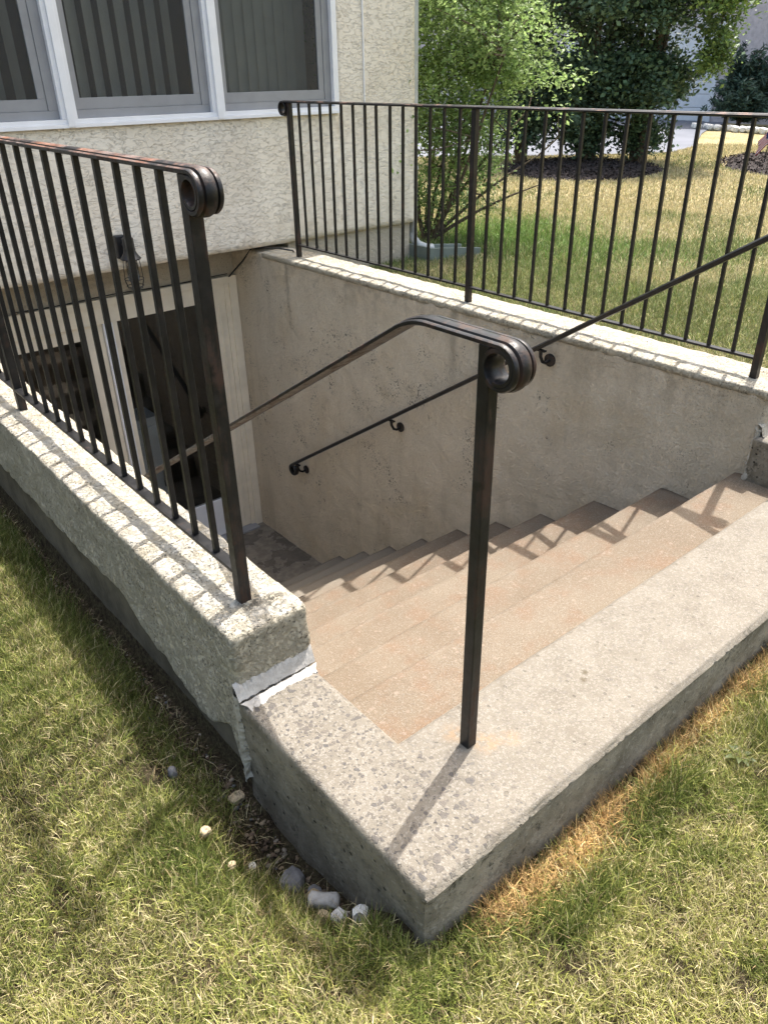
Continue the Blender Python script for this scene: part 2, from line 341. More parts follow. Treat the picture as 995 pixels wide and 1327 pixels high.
M = dict(
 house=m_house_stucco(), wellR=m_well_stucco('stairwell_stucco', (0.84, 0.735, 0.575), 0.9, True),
 wellL=m_well_stucco('stairwell_inner_stucco', (0.72, 0.64, 0.51), 0.4), cap=m_cap_stucco(),
 slab=m_slab(), step=m_step(), iron=m_iron('black_iron_paint', 0.35), iron_top=m_iron('faded_iron_cap', 0.7, 0.62),
 iron_new=m_iron('newel_iron_paint', 0.75), iron_grey=m_iron('sun_bleached_iron_cap', 0.3, 0.35), ground=m_ground(),
 parge=m_plain('grey_brown_parging', (0.135, 0.115, 0.083), 0.95, 0.22, 60, 0.004, 0.1),
 white=m_plain('white_vinyl', (0.78, 0.79, 0.82), 0.4, 0.03), cream=m_plain('cream_painted_wood', (0.78, 0.70, 0.56), 0.5, 0.06),
 greyframe=m_plain('grey_aluminium', (0.27, 0.275, 0.29), 0.45, 0.06), blind=m_plain('grey_fabric_slat', (0.66, 0.66, 0.60), 0.85, 0.05),
 glass=m_screened_glass('screened_window_glass'), jar=m_glass('lantern_glass', (0.85, 0.85, 0.85)), dglass=m_glass('door_glass', (0.80, 0.82, 0.82), 0.12),
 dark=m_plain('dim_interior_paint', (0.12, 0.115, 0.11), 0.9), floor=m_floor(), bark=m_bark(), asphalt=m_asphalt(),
 mortar=m_rock('rough_white_mortar', (0.30, 0.285, 0.26), (0.43, 0.415, 0.39), (0.22, 0.21, 0.19)),
 caulk_old=m_rock('weathered_mortar', (0.24, 0.215, 0.17), (0.40, 0.375, 0.32)),
 caulk=m_plain('white_patching_mortar', (0.42, 0.40, 0.375), 0.85, 0.10, 90, 0.003, 0.2),
 black=m_plain('black_rubber', (0.012, 0.012, 0.012), 0.5), lantern=m_plain('black_cast_metal', (0.014, 0.014, 0.016), 0.4),
 grass=m_attr('grass_blades', 0.6, 0.2), leaf=m_attr('leaves', 0.5, 0.48), leafdark=m_attr('dark_leaves', 0.5, 0.12),
 mulch=m_attr('bark_mulch', 0.95), stoneg=m_rock('grey_stone', (0.11, 0.11, 0.115), (0.22, 0.215, 0.21)),
 stonet=m_rock('tan_stone', (0.30, 0.23, 0.14), (0.50, 0.40, 0.26)), stonew=m_rock('white_stone', (0.55, 0.53, 0.49), (0.78, 0.76, 0.72)),
 greenplastic=m_plain('grey_green_plastic', (0.17, 0.20, 0.18), 0.5, 0.1), lilac=m_plain('lilac_grey_stucco', (0.50, 0.46, 0.48), 0.95, 0.10, 30, 0.01, 0.1),
 gdoor=m_plain('white_steel_door', (0.62, 0.65, 0.70), 0.5, 0.04), roof=m_plain('dark_roof_shingle', (0.09, 0.085, 0.08), 0.95, 0.2),
 flag=m_flag(), trim=m_plain('weathered_white_aluminium', (0.50, 0.51, 0.50), 0.5, 0.12))

# ------------------------------------------------------------------ object helpers
def props(o, label=None, cat=None, group=None, kind=None):
    if label: o['label'] = label
    if cat: o['category'] = cat
    if group: o['group'] = group
    if kind: o['kind'] = kind
    return o
def thing(name, label, cat, loc, group=None):
    o = bpy.data.objects.new(name, None); o.empty_display_size = 0.1; col.objects.link(o); o.location = loc
    return props(o, label, cat, group)
def wloc(p):
    v = Vector((0, 0, 0))
    while p is not None: v += p.location; p = p.parent
    return v
def link(name, me, mat, parent=None, loc=(0, 0, 0)):
    if mat is not None and not me.materials: me.materials.append(mat)
    o = bpy.data.objects.new(name, me); col.objects.link(o); o.parent = parent; o.location = loc
    return o
def arr_mesh(name, V, F4=None, F3=None, colr=None, smooth=False):
    """fast mesh from numpy arrays of quads and triangles"""
    me = bpy.data.meshes.new(name)
    n4 = 0 if F4 is None else len(F4); n3 = 0 if F3 is None else len(F3)
    me.vertices.add(len(V)); me.vertices.foreach_set('co', np.asarray(V, dtype=np.float32).ravel())
    idx = np.concatenate([x.ravel() for x in (F4, F3) if x is not None and len(x)]).astype(np.int32)
    me.loops.add(len(idx)); me.loops.foreach_set('vertex_index', idx)
    st = np.concatenate([np.arange(n4)*4, n4*4 + np.arange(n3)*3]).astype(np.int32)
    me.polygons.add(n4+n3); me.polygons.foreach_set('loop_start', st)
    if smooth: me.polygons.foreach_set('use_smooth', np.ones(n4+n3, dtype=bool))
    me.update(calc_edges=True); me.validate()
    if colr is not None:
        a = me.color_attributes.new('col', 'FLOAT_COLOR', 'POINT')
        c = np.ones((len(V), 4), dtype=np.float32); c[:, :3] = colr; a.data.foreach_set('color', c.ravel())
    return me

class MB:
    def __init__(s): s.v = []; s.f = []
    def add(s, vs, fs):
        b = len(s.v); s.v += [tuple(x) for x in vs]; s.f += [tuple(b+i for i in f) for f in fs]; return s
    def box(s, x0, x1, y0, y1, z0, z1):
        return s.add([(x, y, z) for x in (x0, x1) for y in (y0, y1) for z in (z0, z1)],
                     [(0, 1, 3, 2), (4, 6, 7, 5), (0, 4, 5, 1), (2, 3, 7, 6), (0, 2, 6, 4), (1, 5, 7, 3)])
    def tube(s, path, rad, n=8, cap=True):
        P = [Vector(p) for p in path]; k = len(P); rad = rad if hasattr(rad, '__len__') else [rad]*k
        vs = []; up = Vector((0.13, 0.21, 0.97)); u = None
        for i, p in enumerate(P):
            d = (P[min(i+1, k-1)] - P[max(i-1, 0)]).normalized()
            if u is None:
                u = d.cross(up if abs(d.dot(up)) < 0.9 else Vector((1, 0, 0))).normalized()
            else: u = (u - d*u.dot(d)).normalized()
            v = d.cross(u)
            for j in range(n):
                a = 2*math.pi*j/n; vs.append(p + (u*math.cos(a) + v*math.sin(a))*rad[i])
        fs = [(i*n+j, i*n+(j+1) % n, (i+1)*n+(j+1) % n, (i+1)*n+j) for i in range(k-1) for j in range(n)]
        if cap: fs += [tuple(range(n))[::-1], tuple((k-1)*n+j for j in range(n))]
        return s.add(vs, fs)
    def sweep(s, prof, path, X):
        """profile (u across x, v outward) swept along a (y, z) path lying in the plane x = X"""
        k = len(path); n = len(prof); vs = []
        for i, (y, z) in enumerate(path):
            a = path[max(i-1, 0)]; b = path[min(i+1, k-1)]
            dy, dz = b[0]-a[0], b[1]-a[1]; L = math.hypot(dy, dz) or 1; dy /= L; dz /= L
            ny, nz = dz, -dy     # outward: left of travel towards -y is up
            for (u, v) in prof: vs.append((X+u, y+ny*v, z+nz*v))
        fs = [(i*n+j, i*n+(j+1) % n, (i+1)*n+(j+1) % n, (i+1)*n+j) for i in range(k-1) for j in range(n)]
        fs += [tuple(range(n))[::-1], tuple((k-1)*n+j for j in range(n))]
        return s.add(vs, fs)
    def mesh(s, name, off=(0, 0, 0), bevel=0.0, smooth=False, seg=2):
        me = bpy.data.meshes.new(name); o = Vector(off)
        me.from_pydata([tuple(Vector(v)-o) for v in s.v], [], s.f)
        bm = bmesh.new(); bm.from_mesh(me); bmesh.ops.recalc_face_normals(bm, faces=bm.faces)
        if bevel:
            bmesh.ops.bevel(bm, geom=[e for e in bm.edges if e.calc_face_angle(0) > 0.6], offset=bevel, segments=seg, affect='EDGES', profile=0.6)
        if smooth:
            for f in bm.faces: f.smooth = True
            for e in bm.edges:
                if len(e.link_faces) == 2 and e.calc_face_angle(0) > 0.75: e.smooth = False
        bm.to_mesh(me); bm.free(); return me
    def build(s, name, mat, parent=None, bevel=0.0, smooth=False, origin=None):
        if parent is not None: off = wloc(parent); return link(name, s.mesh(name, off, bevel, smooth), mat, parent)
        if origin is None:
            a = np.array(s.v); origin = ((a[:, 0].min()+a[:, 0].max())/2, (a[:, 1].min()+a[:, 1].max())/2, a[:, 2].min())
        return link(name, s.mesh(name, origin, bevel, smooth), mat, None, origin)

def fbm(p, sc_, oct_=3):
    return noise.fractal(Vector(p)*sc_, 0.9, 2.1, oct_)

def rough_box(x0, x1, y0, y1, z0, z1, res, r, amp, nsc, flags='xXyYzZ', zlow=None):
    """finely divided box with rounded, noisy edges; flags name the sides whose edges are rounded; zlow(y) gives a ragged foot"""
    lo = np.array([x0, y0, z0]); hi = np.array([x1, y1, z1])
    n = [max(1, int(round((hi[i]-lo[i])/res))) for i in range(3)]
    ids = {}; V = []; F = []
    def vid(i, j, k):
        key = (i, j, k)
        if key not in ids:
            ids[key] = len(V); V.append([lo[0]+(hi[0]-lo[0])*i/n[0], lo[1]+(hi[1]-lo[1])*j/n[1], lo[2]+(hi[2]-lo[2])*k/n[2]])
        return ids[key]
    for k in (0, n[2]):
        for i in range(n[0]):
            for j in range(n[1]):
                q = (vid(i, j, k), vid(i+1, j, k), vid(i+1, j+1, k), vid(i, j+1, k)); F.append(q if k else q[::-1])
    for i in (0, n[0]):
        for j in range(n[1]):
            for k in range(n[2]):
                q = (vid(i, j, k), vid(i, j+1, k), vid(i, j+1, k+1), vid(i, j, k+1)); F.append(q if i else q[::-1])
    for j in (0, n[1]):
        for i in range(n[0]):
            for k in range(n[2]):
                q = (vid(i, j, k), vid(i+1, j, k), vid(i+1, j, k+1), vid(i, j, k+1)); F.append(q[::-1] if j else q)
    fl = np.array([r if c in flags else 0 for c in 'xyz']); fh = np.array([r if c in flags else 0 for c in 'XYZ'])
    out = []
    for v in V:
        p = np.array(v); inn = np.clip(p, lo+fl, hi-fh); d = p-inn; L = np.linalg.norm(d)
        if L > 1e-9: nrm = d/L; p = inn + nrm*r
        else:
            e = np.concatenate([p-lo, hi-p]); a = int(np.argmin(e)); nrm = np.zeros(3); nrm[a % 3] = -1 if a < 3 else 1
        if zlow is not None:
            tz = (z1-p[2])/(z1-z0); p[2] = z1 - tz*(z1-zlow(p[1]))
        p = p + nrm*amp*fbm(p, nsc)
        out.append(tuple(p))
    return out, F
def rough_obj(name, mat, parent, args, **kw):
    V, F = rough_box(*args, **kw); b = MB(); b.v = V; b.f = F
    off = wloc(parent)
    me = arr_mesh(name, np.array(V) - np.array(off), np.array(F), smooth=True)
    return link(name, me, mat, parent)

# ------------------------------------------------------------------ ground (one sheet with the stairwell and house cut out)
def smooth01(t): t = np.clip(t, 0, 1); return t*t*(3-2*t)
def gz(x, y):
    x = np.asarray(x, dtype=float); y = np.asarray(y, dtype=float)
    left = -0.17 - 0.06*smooth01((y-0.6)/0.5)
    right = -0.09
    z = left + (right-left)*smooth01((x-2.6)/1.2)
    z = z - 0.12*np.exp(-((np.clip(0.56-x, 0, 9))/0.13)**2)*smooth01((y-0.68)/0.2)*(x < 0.62+0*y)
    z = z - 0.05*np.exp(-((x-0.54)**2/0.004 + (y-1.08)**2/0.02))
    z = z + 0.012*np.sin(x*3.1+y*1.7)*np.cos(y*2.3-x)*np.exp(-np.clip(x-6, 0, 99)/4)
    z = z - 0.006*(x > 8)
    return z
def lines(segs):
    out = []
    for a, b, s in segs: out += list(np.arange(a, b-1e-6, s))
    return sorted(set(round(v, 4) for v in out))
gx = lines([(-400, -40, 40), (-40, -5, 5), (-5, -2.95, 0.5), (-2.95, -0.6, 0.1), (-0.6, 0.65, 0.025), (0.65, 3.1, 0.05), (3.1, 4.38, 0.08), (4.38, 9, 0.2), (9, 40, 1.5), (40, 440, 40)]) + [440]
gy = lines([(-400, -40, 40), (-40, -3, 3), (-3, -0.4, 0.2), (-0.4, 0.75, 0.025), (0.75, 3.8, 0.03), (3.8, 4.95, 0.1), (4.95, 8.95, 0.5), (8.95, 40, 1.5), (40, 440, 40)]) + [440]
GX, GY = np.meshgrid(gx, gy, indexing='ij'); GZ = gz(GX, GY)
nx, ny = GX.shape
for i in range(nx):
    if -1 < gx[i] < 3.3:
        for j in range(ny):
            if -0.6 < gy[j] < 4: GZ[i, j] += 0.010*fbm((gx[i], gy[j], 0), 9, 4)
V = np.stack([GX.ravel(), GY.ravel(), GZ.ravel()], 1); F = []
for i in range(nx-1):
    for j in range(ny-1):
        cx, cy = (gx[i]+gx[i+1])/2, (gy[j]+gy[j+1])/2
        if (0.65 < cx < 3.1 and 0.75 < cy < 4.95) or (-2.95 < cx < 4.38 and 4.95 < cy < 8.95): continue
        F.append((i*ny+j, (i+1)*ny+j, (i+1)*ny+j+1, i*ny+j+1))
props(link('ground', arr_mesh('ground', V, np.array(F), smooth=True), M['ground']), kind='structure')
# driveway beyond the lawn
d = MB(); pts = [(8.2, 13.2), (10.1, 11.3), (11.3, 10.2), (12.3, 9.25), (13.8, 8.35), (15.1, 8.65), (16.5, 9.4), (18.2, 10.3), (20.1, 11.15), (22.2, 11.8), (22.2, 30), (8.2, 30)]
d.add([(x, y, -0.075) for x, y in pts] + [(x, y, -0.2) for x, y in pts], [tuple(range(12))] + [(i, (i+1) % 12, 12+(i+1) % 12, 12+i) for i in range(12)])
props(d.build('driveway', M['asphalt']), kind='structure')

# ------------------------------------------------------------------ stairwell walls
def jag(y):
    base = np.interp(y, [1.25, 1.31, 1.33, 1.45, 1.56, 1.70, 1.82, 1.98, 2.27, 2.56, 3.0, 3.2, 4.9],
                        [-0.27, -0.25, -0.13, -0.215, -0.205, -0.165, -0.135, -0.075, -0.085, -0.085, -0.09, -0.08, -0.10])
    return base + 0.012*fbm((y, 3.3, 1.0), 22, 4)
wl = thing('retaining_wall', 'low cream stuccoed stairwell wall on the left with ragged stucco foot above the soil', 'wall', (0.70, 1.27, -0.3))
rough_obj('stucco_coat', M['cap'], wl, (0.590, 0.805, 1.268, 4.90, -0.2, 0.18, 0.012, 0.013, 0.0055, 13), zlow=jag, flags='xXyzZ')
f = MB().box(0.612, 0.80, 1.285, 5.28, -2.5, -0.02); f.build('foundation', M['parge'], wl)
wr = thing('retaining_wall', 'tall cream stuccoed stairwell wall on the right with mould specks and an iron handrail', 'wall', (3.07, 1.2, -0.2))
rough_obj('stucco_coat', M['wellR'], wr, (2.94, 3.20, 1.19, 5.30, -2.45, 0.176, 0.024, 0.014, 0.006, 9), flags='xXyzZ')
# bright weathered skim on the right wall's top
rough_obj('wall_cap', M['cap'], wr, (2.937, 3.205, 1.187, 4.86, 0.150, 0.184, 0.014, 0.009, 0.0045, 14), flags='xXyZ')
rough_obj('inner_wall', M['wellL'], wl, (0.80, 0.812, 1.28, 5.29, -2.4, -0.05, 0.08, 0.004, 0.003, 8), flags='')

# ------------------------------------------------------------------ concrete slab round the stair head (U shaped) and the steps
st = thing('staircase', 'tan concrete basement steps going down from a pale aggregate kerb slab', 'stairs', (1.9, 0.62, -0.2))
def sd_box(x, y, x0, x1, y0, y1):
    dx = max(x0-x, x-x1); dy = max(y0-y, y-y1); return max(dx, dy) if max(dx, dy) < 0 else math.hypot(max(dx, 0), max(dy, 0))
def u_in(x, y):
    return (0.585 < x < 3.2 and 0.612 < y < 0.92) or (0.585 < x < 0.79 and 0.612 < y < 1.275) or (2.90 < x < 3.2 and 0.612 < y < 1.195)
def u_d(x, y):
    segs = [((0.585, 0.612), (3.2, 0.612)), ((3.2, 0.612), (3.2, 1.195)), ((3.2, 1.195), (2.9, 1.195)), ((2.9, 1.195), (2.9, 0.92)), ((2.9, 0.92), (0.79, 0.92)), ((0.79, 0.92), (0.79, 1.275)), ((0.79, 1.275), (0.585, 1.275)), ((0.585, 1.275), (0.585, 0.612))]
    best = 9
    for a, b in segs:
        ax, ay = a; bx, by = b; t = max(0, min(1, ((x-ax)*(bx-ax)+(y-ay)*(by-ay))/((bx-ax)**2+(by-ay)**2)))
        best = min(best, math.hypot(x-ax-t*(bx-ax), y-ay-t*(by-ay)))
    return best
def u_outer(x, y): return min(abs(x-0.585), abs(y-0.612), abs(x-3.2))
xs = [0.585, 0.588, 0.592]+[0.585+i*(0.205/17) for i in range(1, 18)] + [0.79+i*(2.11/150) for i in range(1, 151)] + [2.9+i*0.0125 for i in range(1, 25)]
ys = [0.612, 0.615, 0.619]+[0.612+i*0.308/24 for i in range(1, 25)] + [0.92+i*0.0125 for i in range(1, 23)] + [1.211+i*0.016 for i in range(5)]
xs = sorted(xs); ys = sorted(ys)
bm = bmesh.new(); g = {}
def gv(i, j):
    if (i, j) not in g: g[(i, j)] = bm.verts.new((xs[i], ys[j], 0.0))
    return g[(i, j)]
for i in range(len(xs)-1):
    for j in range(len(ys)-1):
        if u_in((xs[i]+xs[i+1])/2, (ys[j]+ys[j+1])/2): bm.faces.new((gv(i, j), gv(i+1, j), gv(i+1, j+1), gv(i, j+1)))
rr = 0.022
for v in bm.verts:
    dd = u_d(v.co.x, v.co.y); rr = (0.016 if abs(v.co.x-0.585) < abs(v.co.y-0.612) else 0.011) if u_outer(v.co.x, v.co.y) <= dd+0.001 else 0.007
    if dd < rr: v.co.z = -rr + math.sqrt(max(0, rr*rr-(rr-dd)**2))
    v.co.z += 0.0025*fbm(v.co, 6) + 0.0008*fbm(v.co, 60)
ed = [e for e in bm.edges if len(e.link_faces) == 1]
for dz in [0.003, 0.0025, 0.0025, 0.004]+[0.014]*26:
    ret = bmesh.ops.extrude_edge_only(bm, edges=ed)['geom']
    vs = [q for q in ret if isinstance(q, bmesh.types.BMVert)]; ed = [q for q in ret if isinstance(q, bmesh.types.BMEdge)]
    for v in vs: v.co.z -= dz
bm.normal_update()
for v in bm.verts:
    if v.co.z < -0.030:
        a = 0.004*fbm(v.co, 14, 4)
        nn = v.normal.copy(); nn.z = 0; v.co += nn*a
    if abs(v.co.y-0.612) < 0.012 and -0.0175 < v.co.z < -0.0130: v.co.y -= 0.0065      # trowelled lip along the front edge
    if abs(v.co.x-0.585) < 0.012 and v.co.z < -0.03 and v.co.y > 0.64: v.co.x += 0.012*min(1, (-v.co.z-0.03)/0.2)
for v in bm.verts:                                                          # knocked corner
    dd = math.hypot(v.co.x-0.585, v.co.y-0.612)
    if dd < 0.02: s_ = (1-dd/0.02); v.co.x += 0.005*s_; v.co.y += 0.005*s_; v.co.z -= 0.004*s_*(v.co.z > -0.02)
me = bpy.data.meshes.new('kerb_slab')
for v in bm.verts: v.co -= wloc(st)
for fc in bm.faces: fc.smooth = True
bm.to_mesh(me); bm.free()
o = link('kerb_slab', me, M['slab'], st); o['label'] = 'pale pebbled concrete kerb slab around the stair head'
nose_y = [0.905, 1.252, 1.565, 1.906, 2.223, 2.539, 2.852, 3.169, 3.509, 3.807, 4.112]
nose_z = [None, -0.186, -0.386, -0.592, -0.805, -0.997, -1.192, -1.412, -1.634, -1.822, -2.01]
for k in range(1, 11):
    V, F = rough_box(0.81, 2.945, nose_y[k-1]-0.03, nose_y[k], nose_z[k]-0.36, nose_z[k], 0.03, 0.009, 0.003, 7, flags='YZ')
    link('stair_tread', arr_mesh('stair_tread', np.array(V)-np.array(wloc(st)), np.array(F), smooth=True), M['step'], st)
f = MB().box(0.80, 2.96, 4.06, 5.6, -2.4, -2.22).build('landing_floor', M['floor']); props(f, kind='structure')
# white patching mortar with a crack where wall meets slab
cj = thing('mortar_patch', 'white cracked mortar patch along the joint between left wall end and slab', 'mortar', (0.70, 1.25, 0))
def patch(rows, n, seed, amp):
    """ragged sheet: rows of (start, end, jitter direction) from the upper embedded edge to the lower one"""
    vs = []; fs = []; k = len(rows)
    for i in range(n+1):
        t = i/n
        for q, (a, b_, jd, ja) in enumerate(rows):
            nz_ = noise.noise(Vector((t*14, seed+q*0.35, 0)))*0.7+noise.noise(Vector((t*47, seed+q*0.8, 4)))*0.35
            vs.append(Vector(a).lerp(Vector(b_), t)+Vector(jd)*ja*amp*nz_)
    fs = [(i*k+q, i*k+q+1, (i+1)*k+q+1, (i+1)*k+q) for i in range(n) for q in range(k-1)]
    return vs, fs
X0, X1 = 0.583, 0.803
CR = (0, 0.6, 0.8)
b = MB(); b.add(*patch([((X0, 1.276, .046), (X1, 1.276, .056), (0, 0, 1), 1.8), ((X0, 1.2635, .034), (X1, 1.2635, .044), (0, .35, 1), 1.8), ((X0, 1.257, .018), (X1, 1.257, .024), (0, 1, 0), .2),
                        ((X0, 1.250, .0085), (X1, 1.251, .0085), CR, .50), ((X0, 1.253, .003), (X1, 1.254, .003), CR, .5), ((X0, 1.262, -.006), (X1, 1.262, -.006), CR, .3)], 110, 3.1, 0.010)); b.build('upper_fillet', M['mortar'], cj, smooth=True)
b = MB(); b.add(*patch([((X0, 1.252, -.006), (X1, 1.252, -.006), CR, .3), ((X0, 1.246, .004), (X1, 1.248, .004), CR, .55), ((X0, 1.243, .0065), (X1, 1.245, .0065), CR, .45),
                        ((X0+.01, 1.232, .0035), (X1-.012, 1.234, .0035), (0, 1, 0.1), .9), ((X0+.012, 1.220, .0005), (X1-.014, 1.222, .0005), (0, 1, 0.15), 2.0), ((X0+.012, 1.218, -.004), (X1-.014, 1.220, -.004), (0, 1, 0), 1.3)], 110, 3.1, 0.010)); b.build('lower_fillet', M['mortar'], cj, smooth=True)
b = MB(); b.add(*patch([((.592, 1.282, .035), (.594, 1.284, -.285), (0, 1, 0), 1.0), ((.581, 1.278, .033), (.582, 1.279, -.285), (0, 1, 0), 1.2), ((.580, 1.271, .02), (.582, 1.274, -.285), (1, 0, 0), .35),
                        ((.579, 1.265, .02), (.581, 1.269, -.27), (0, 1, 0), .9), ((.585, 1.259, .012), (.587, 1.264, -.26), (0, 1, 0), 1.6), ((.594, 1.257, .010), (.596, 1.262, -.26), (0, 1, 0), 1.6)], 120, 8.7, 0.010))
o = b.build('side_fillet', M['caulk_old'], cj, smooth=True); o['label'] = 'ragged yellowed mortar strip running down the joint'

cj2 = thing('mortar_patch', 'white cracked mortar line along the joint at the end of the right stairwell wall', 'mortar', (3.05, 1.19, 0))
b = MB(); b.add(*patch([((2.925, 1.200, .052), (3.20, 1.200, .050), (0, 0, 1), 1.2), ((2.925, 1.182, .045), (3.20, 1.182, .042), (0, 0, 1), 1.1), ((2.925, 1.178, .020), (3.20, 1.178, .02), (0, 1, 0), .4),
                        ((2.925, 1.170, .006), (3.20, 1.170, .006), (0, 1, 0), .9), ((2.925, 1.160, .003), (3.20, 1.160, .003), (0, 1, 0), 1.3), ((2.925, 1.155, -.004), (3.20, 1.155, -.004), (0, 1, 0), 1.3)], 90, 6.1, 0.010)); b.build('fillet', M['caulk_old'], cj2, smooth=True)
b = MB(); b.add(*patch([((2.930, 1.205, .05), (2.905, 1.205, -.19), (0, 1, 0), 1.0), ((2.922, 1.202, .05), (2.896, 1.201, -.19), (0, 1, 0), 1.2), ((2.918, 1.194, .04), (2.892, 1.193, -.19), (1, 0, 0), .5),
                        ((2.922, 1.186, .03), (2.896, 1.184, -.18), (0, 1, 0), 1.2), ((2.930, 1.182, .03), (2.905, 1.180, -.18), (0, 1, 0), 1.2)], 70, 4.4, 0.010)); b.build('side_fillet', M['caulk_old'], cj2, smooth=True)

# ------------------------------------------------------------------ house
hs = thing('house', 'cream stuccoed house with white framed windows over the basement stairwell', 'house', (0.7, 4.9, -0.2))
HW = ((-3.0, -0.03, 0.21, 3.1), (3.70, 4.43, 0.21, 3.1), (-0.03, 3.70, 0.21, 1.034), (-0.03, 3.70, 2.50, 3.1))
vall = []; fall = []
for (x0, x1, z0, z1) in HW:
    fl = 'yz' if z0 == 0.21 else 'y'
    fl = fl + ('X' if x1 == 4.43 else ''); fl = fl.replace('y', '') if z0 != 0.21 else fl.replace('y', 'y')
    V, F = rough_box(x0, x1, 4.90, 5.05, z0, z1, 0.04, 0.012, 0.004, 6, flags=('z' if z0 == 0.21 else '')+('X' if x1 == 4.43 else '')+('y' if z0 == 0.21 or x1 == 4.43 else ''))
    bse = len(vall); vall += V; fall += [tuple(bse+i for i in q) for q in F]
link('front_wall', arr_mesh('front_wall', np.array(vall)-np.array(wloc(hs)), np.array(fall), smooth=True), M['house'], hs)
MB().box(3.21, 4.40, 4.93, 5.05, -0.7, 0.208).build('foundation_wall', M['wellL'], hs); MB().box(-3.0, 0.62, 4.93, 5.05, -0.7, 0.208).build('foundation_wall', M['wellL'], hs)
b = MB().box(4.30, 4.428, 5.05, 9.0, -0.7, 3.1).box(-3.0, -2.9, 5.05, 9.0, -0.7, 3.1).box(-2.9, 4.30, 8.9, 9.0, -0.7, 3.1); b.build('side_wall', M['house'], hs)
MB().box(-3.05, 4.47, 4.92, 9.05, 3.102, 3.30).build('roof', M['roof'], hs)
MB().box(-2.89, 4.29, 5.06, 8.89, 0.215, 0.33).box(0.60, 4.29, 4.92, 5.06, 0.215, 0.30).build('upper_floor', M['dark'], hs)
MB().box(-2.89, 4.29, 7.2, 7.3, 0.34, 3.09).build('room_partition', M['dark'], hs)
b = MB().box(3.932, 3.940, 4.893, 4.905, 0.26, 3.08); b.build('control_joint_bead', M['white'], hs)  # wall joint bead, its white colour stands in for a sun glint
# basement door wall (recessed)
b = MB().box(0.61, 1.12, 5.29, 5.42, -2.3, 0.214).box(1.12, 2.945, 5.292, 5.42, -0.034, 0.214).box(2.945, 3.2, 5.305, 5.42, -2.3, 0.214)
b.build('basement_front_wall', M['wellL'], hs)
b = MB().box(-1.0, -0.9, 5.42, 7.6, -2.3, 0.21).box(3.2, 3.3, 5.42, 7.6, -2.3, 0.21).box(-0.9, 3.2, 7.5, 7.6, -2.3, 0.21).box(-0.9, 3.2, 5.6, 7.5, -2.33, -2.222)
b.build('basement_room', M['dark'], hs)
# windows: three casements in one white surround
MB().box(-0.03, 3.697, 4.872, 4.93, 1.030, 1.050).box(-0.03, 3.697, 4.882, 4.95, 1.0505, 1.074).build('window_sill', M['white'], hs, bevel=0.002)
MB().box(3.655, 3.698, 4.884, 4.95, 1.0745, 2.46).build('window_jamb', M['white'], hs, bevel=0.002)
MB().box(-0.028, 0.012, 4.884, 4.95, 1.0745, 2.46).build('window_jamb', M['white'], hs, bevel=0.002)
MB().box(-0.028, 3.698, 4.884, 4.95, 2.461, 2.50).build('window_head', M['white'], hs, bevel=0.002)
for x in (0.86, 1.7795, 2.7395):
    b = MB().box(x-0.045, x+0.045, 4.884, 4.95, 1.0745, 2.46).box(x-0.020, x+0.020, 4.868, 4.8835, 1.036, 2.46)
    b.build('window_mullion', M['white'], hs, bevel=0.002)
for (x0, x1) in ((0.013, 0.814), (0.906, 1.734), (1.825, 2.694), (2.785, 3.654)):
    y0 = 4.915
    fr = MB().box(x0, x1, y0, y0+0.03, 1.075, 1.118).box(x0, x0+0.03, y0, y0+0.03, 1.1185, 2.46).box(x1-0.055, x1, y0, y0+0.03, 1.1185, 2.46)
    wn = fr.build('window', M['greyframe'], hs, bevel=0.002)
    ss = MB().box(x0+0.03, x1-0.056, y0+0.006, y0+0.028, 1.119, 1.178).box(x1-0.100, x1-0.056, y0+0.006, y0+0.028, 1.1785, 2.46).box(x0+0.0305, x0+0.045, y0+0.006, y0+0.028, 1.1785, 2.46)
    link('sash', ss.mesh('sash', wloc(hs), 0.002), M['greyframe'], wn)
    link('glass', MB().box(x0+0.046, x1-0.101, y0+0.012, y0+0.016, 1.179, 2.459).mesh('glass', wloc(hs)), M['glass'], wn)
# vertical blinds
sm = MB()
pr = [(-0.044, 0.0), (-0.022, 0.005), (0, 0.0065), (0.022, 0.005), (0.044, 0.0)]
sm.add([(u, v, z) for z in (0, 1.34) for u, v in pr] + [(u, v+0.0012, z) for z in (0, 1.34) for u, v in pr],
       [(i, i+1, i+6, i+5) for i in range(4)] + [(10+i+1, 10+i, 10+i+5, 10+i+6) for i in range(4)] + [(0, 5, 15, 10), (4, 14, 19, 9)] + [(i, 10+i, 11+i, 1+i) for i in range(4)] + [(5+i, 6+i, 16+i, 15+i) for i in range(4)])
slat_me = sm.mesh('slat', smooth=True); slat_me.materials.append(M['blind'])
for (x0, x1, sp, ang, lab) in ((0.02, 0.80, 0.10, 40, 'grey vertical blind slats behind the window farthest left, mostly out of frame'),
                               (0.93, 1.70, 0.105, 40, 'grey vertical blind half open behind the left window at the frame edge'),
                               (1.84, 2.66, 0.097, 28, 'grey vertical blind half open behind the middle window'),
                               (2.80, 3.60, 0.078, 6, 'grey vertical blind nearly closed behind the right window')):
    bl = thing('vertical_blind', lab, 'blind', ((x0+x1)/2, 5.12, 1.10), 'vertical blinds in the front windows')
    MB().box(x0, x1, 5.10, 5.14, 2.455, 2.50).build('headrail', M['white'], bl)
    x = x0+0.05
    while x < x1-0.02:
        s_ = link('slat', slat_me, None, bl, (x-(x0+x1)/2, 0, 0.005)); s_.rotation_euler.z = R(ang+random.uniform(-4, 4)); x += sp
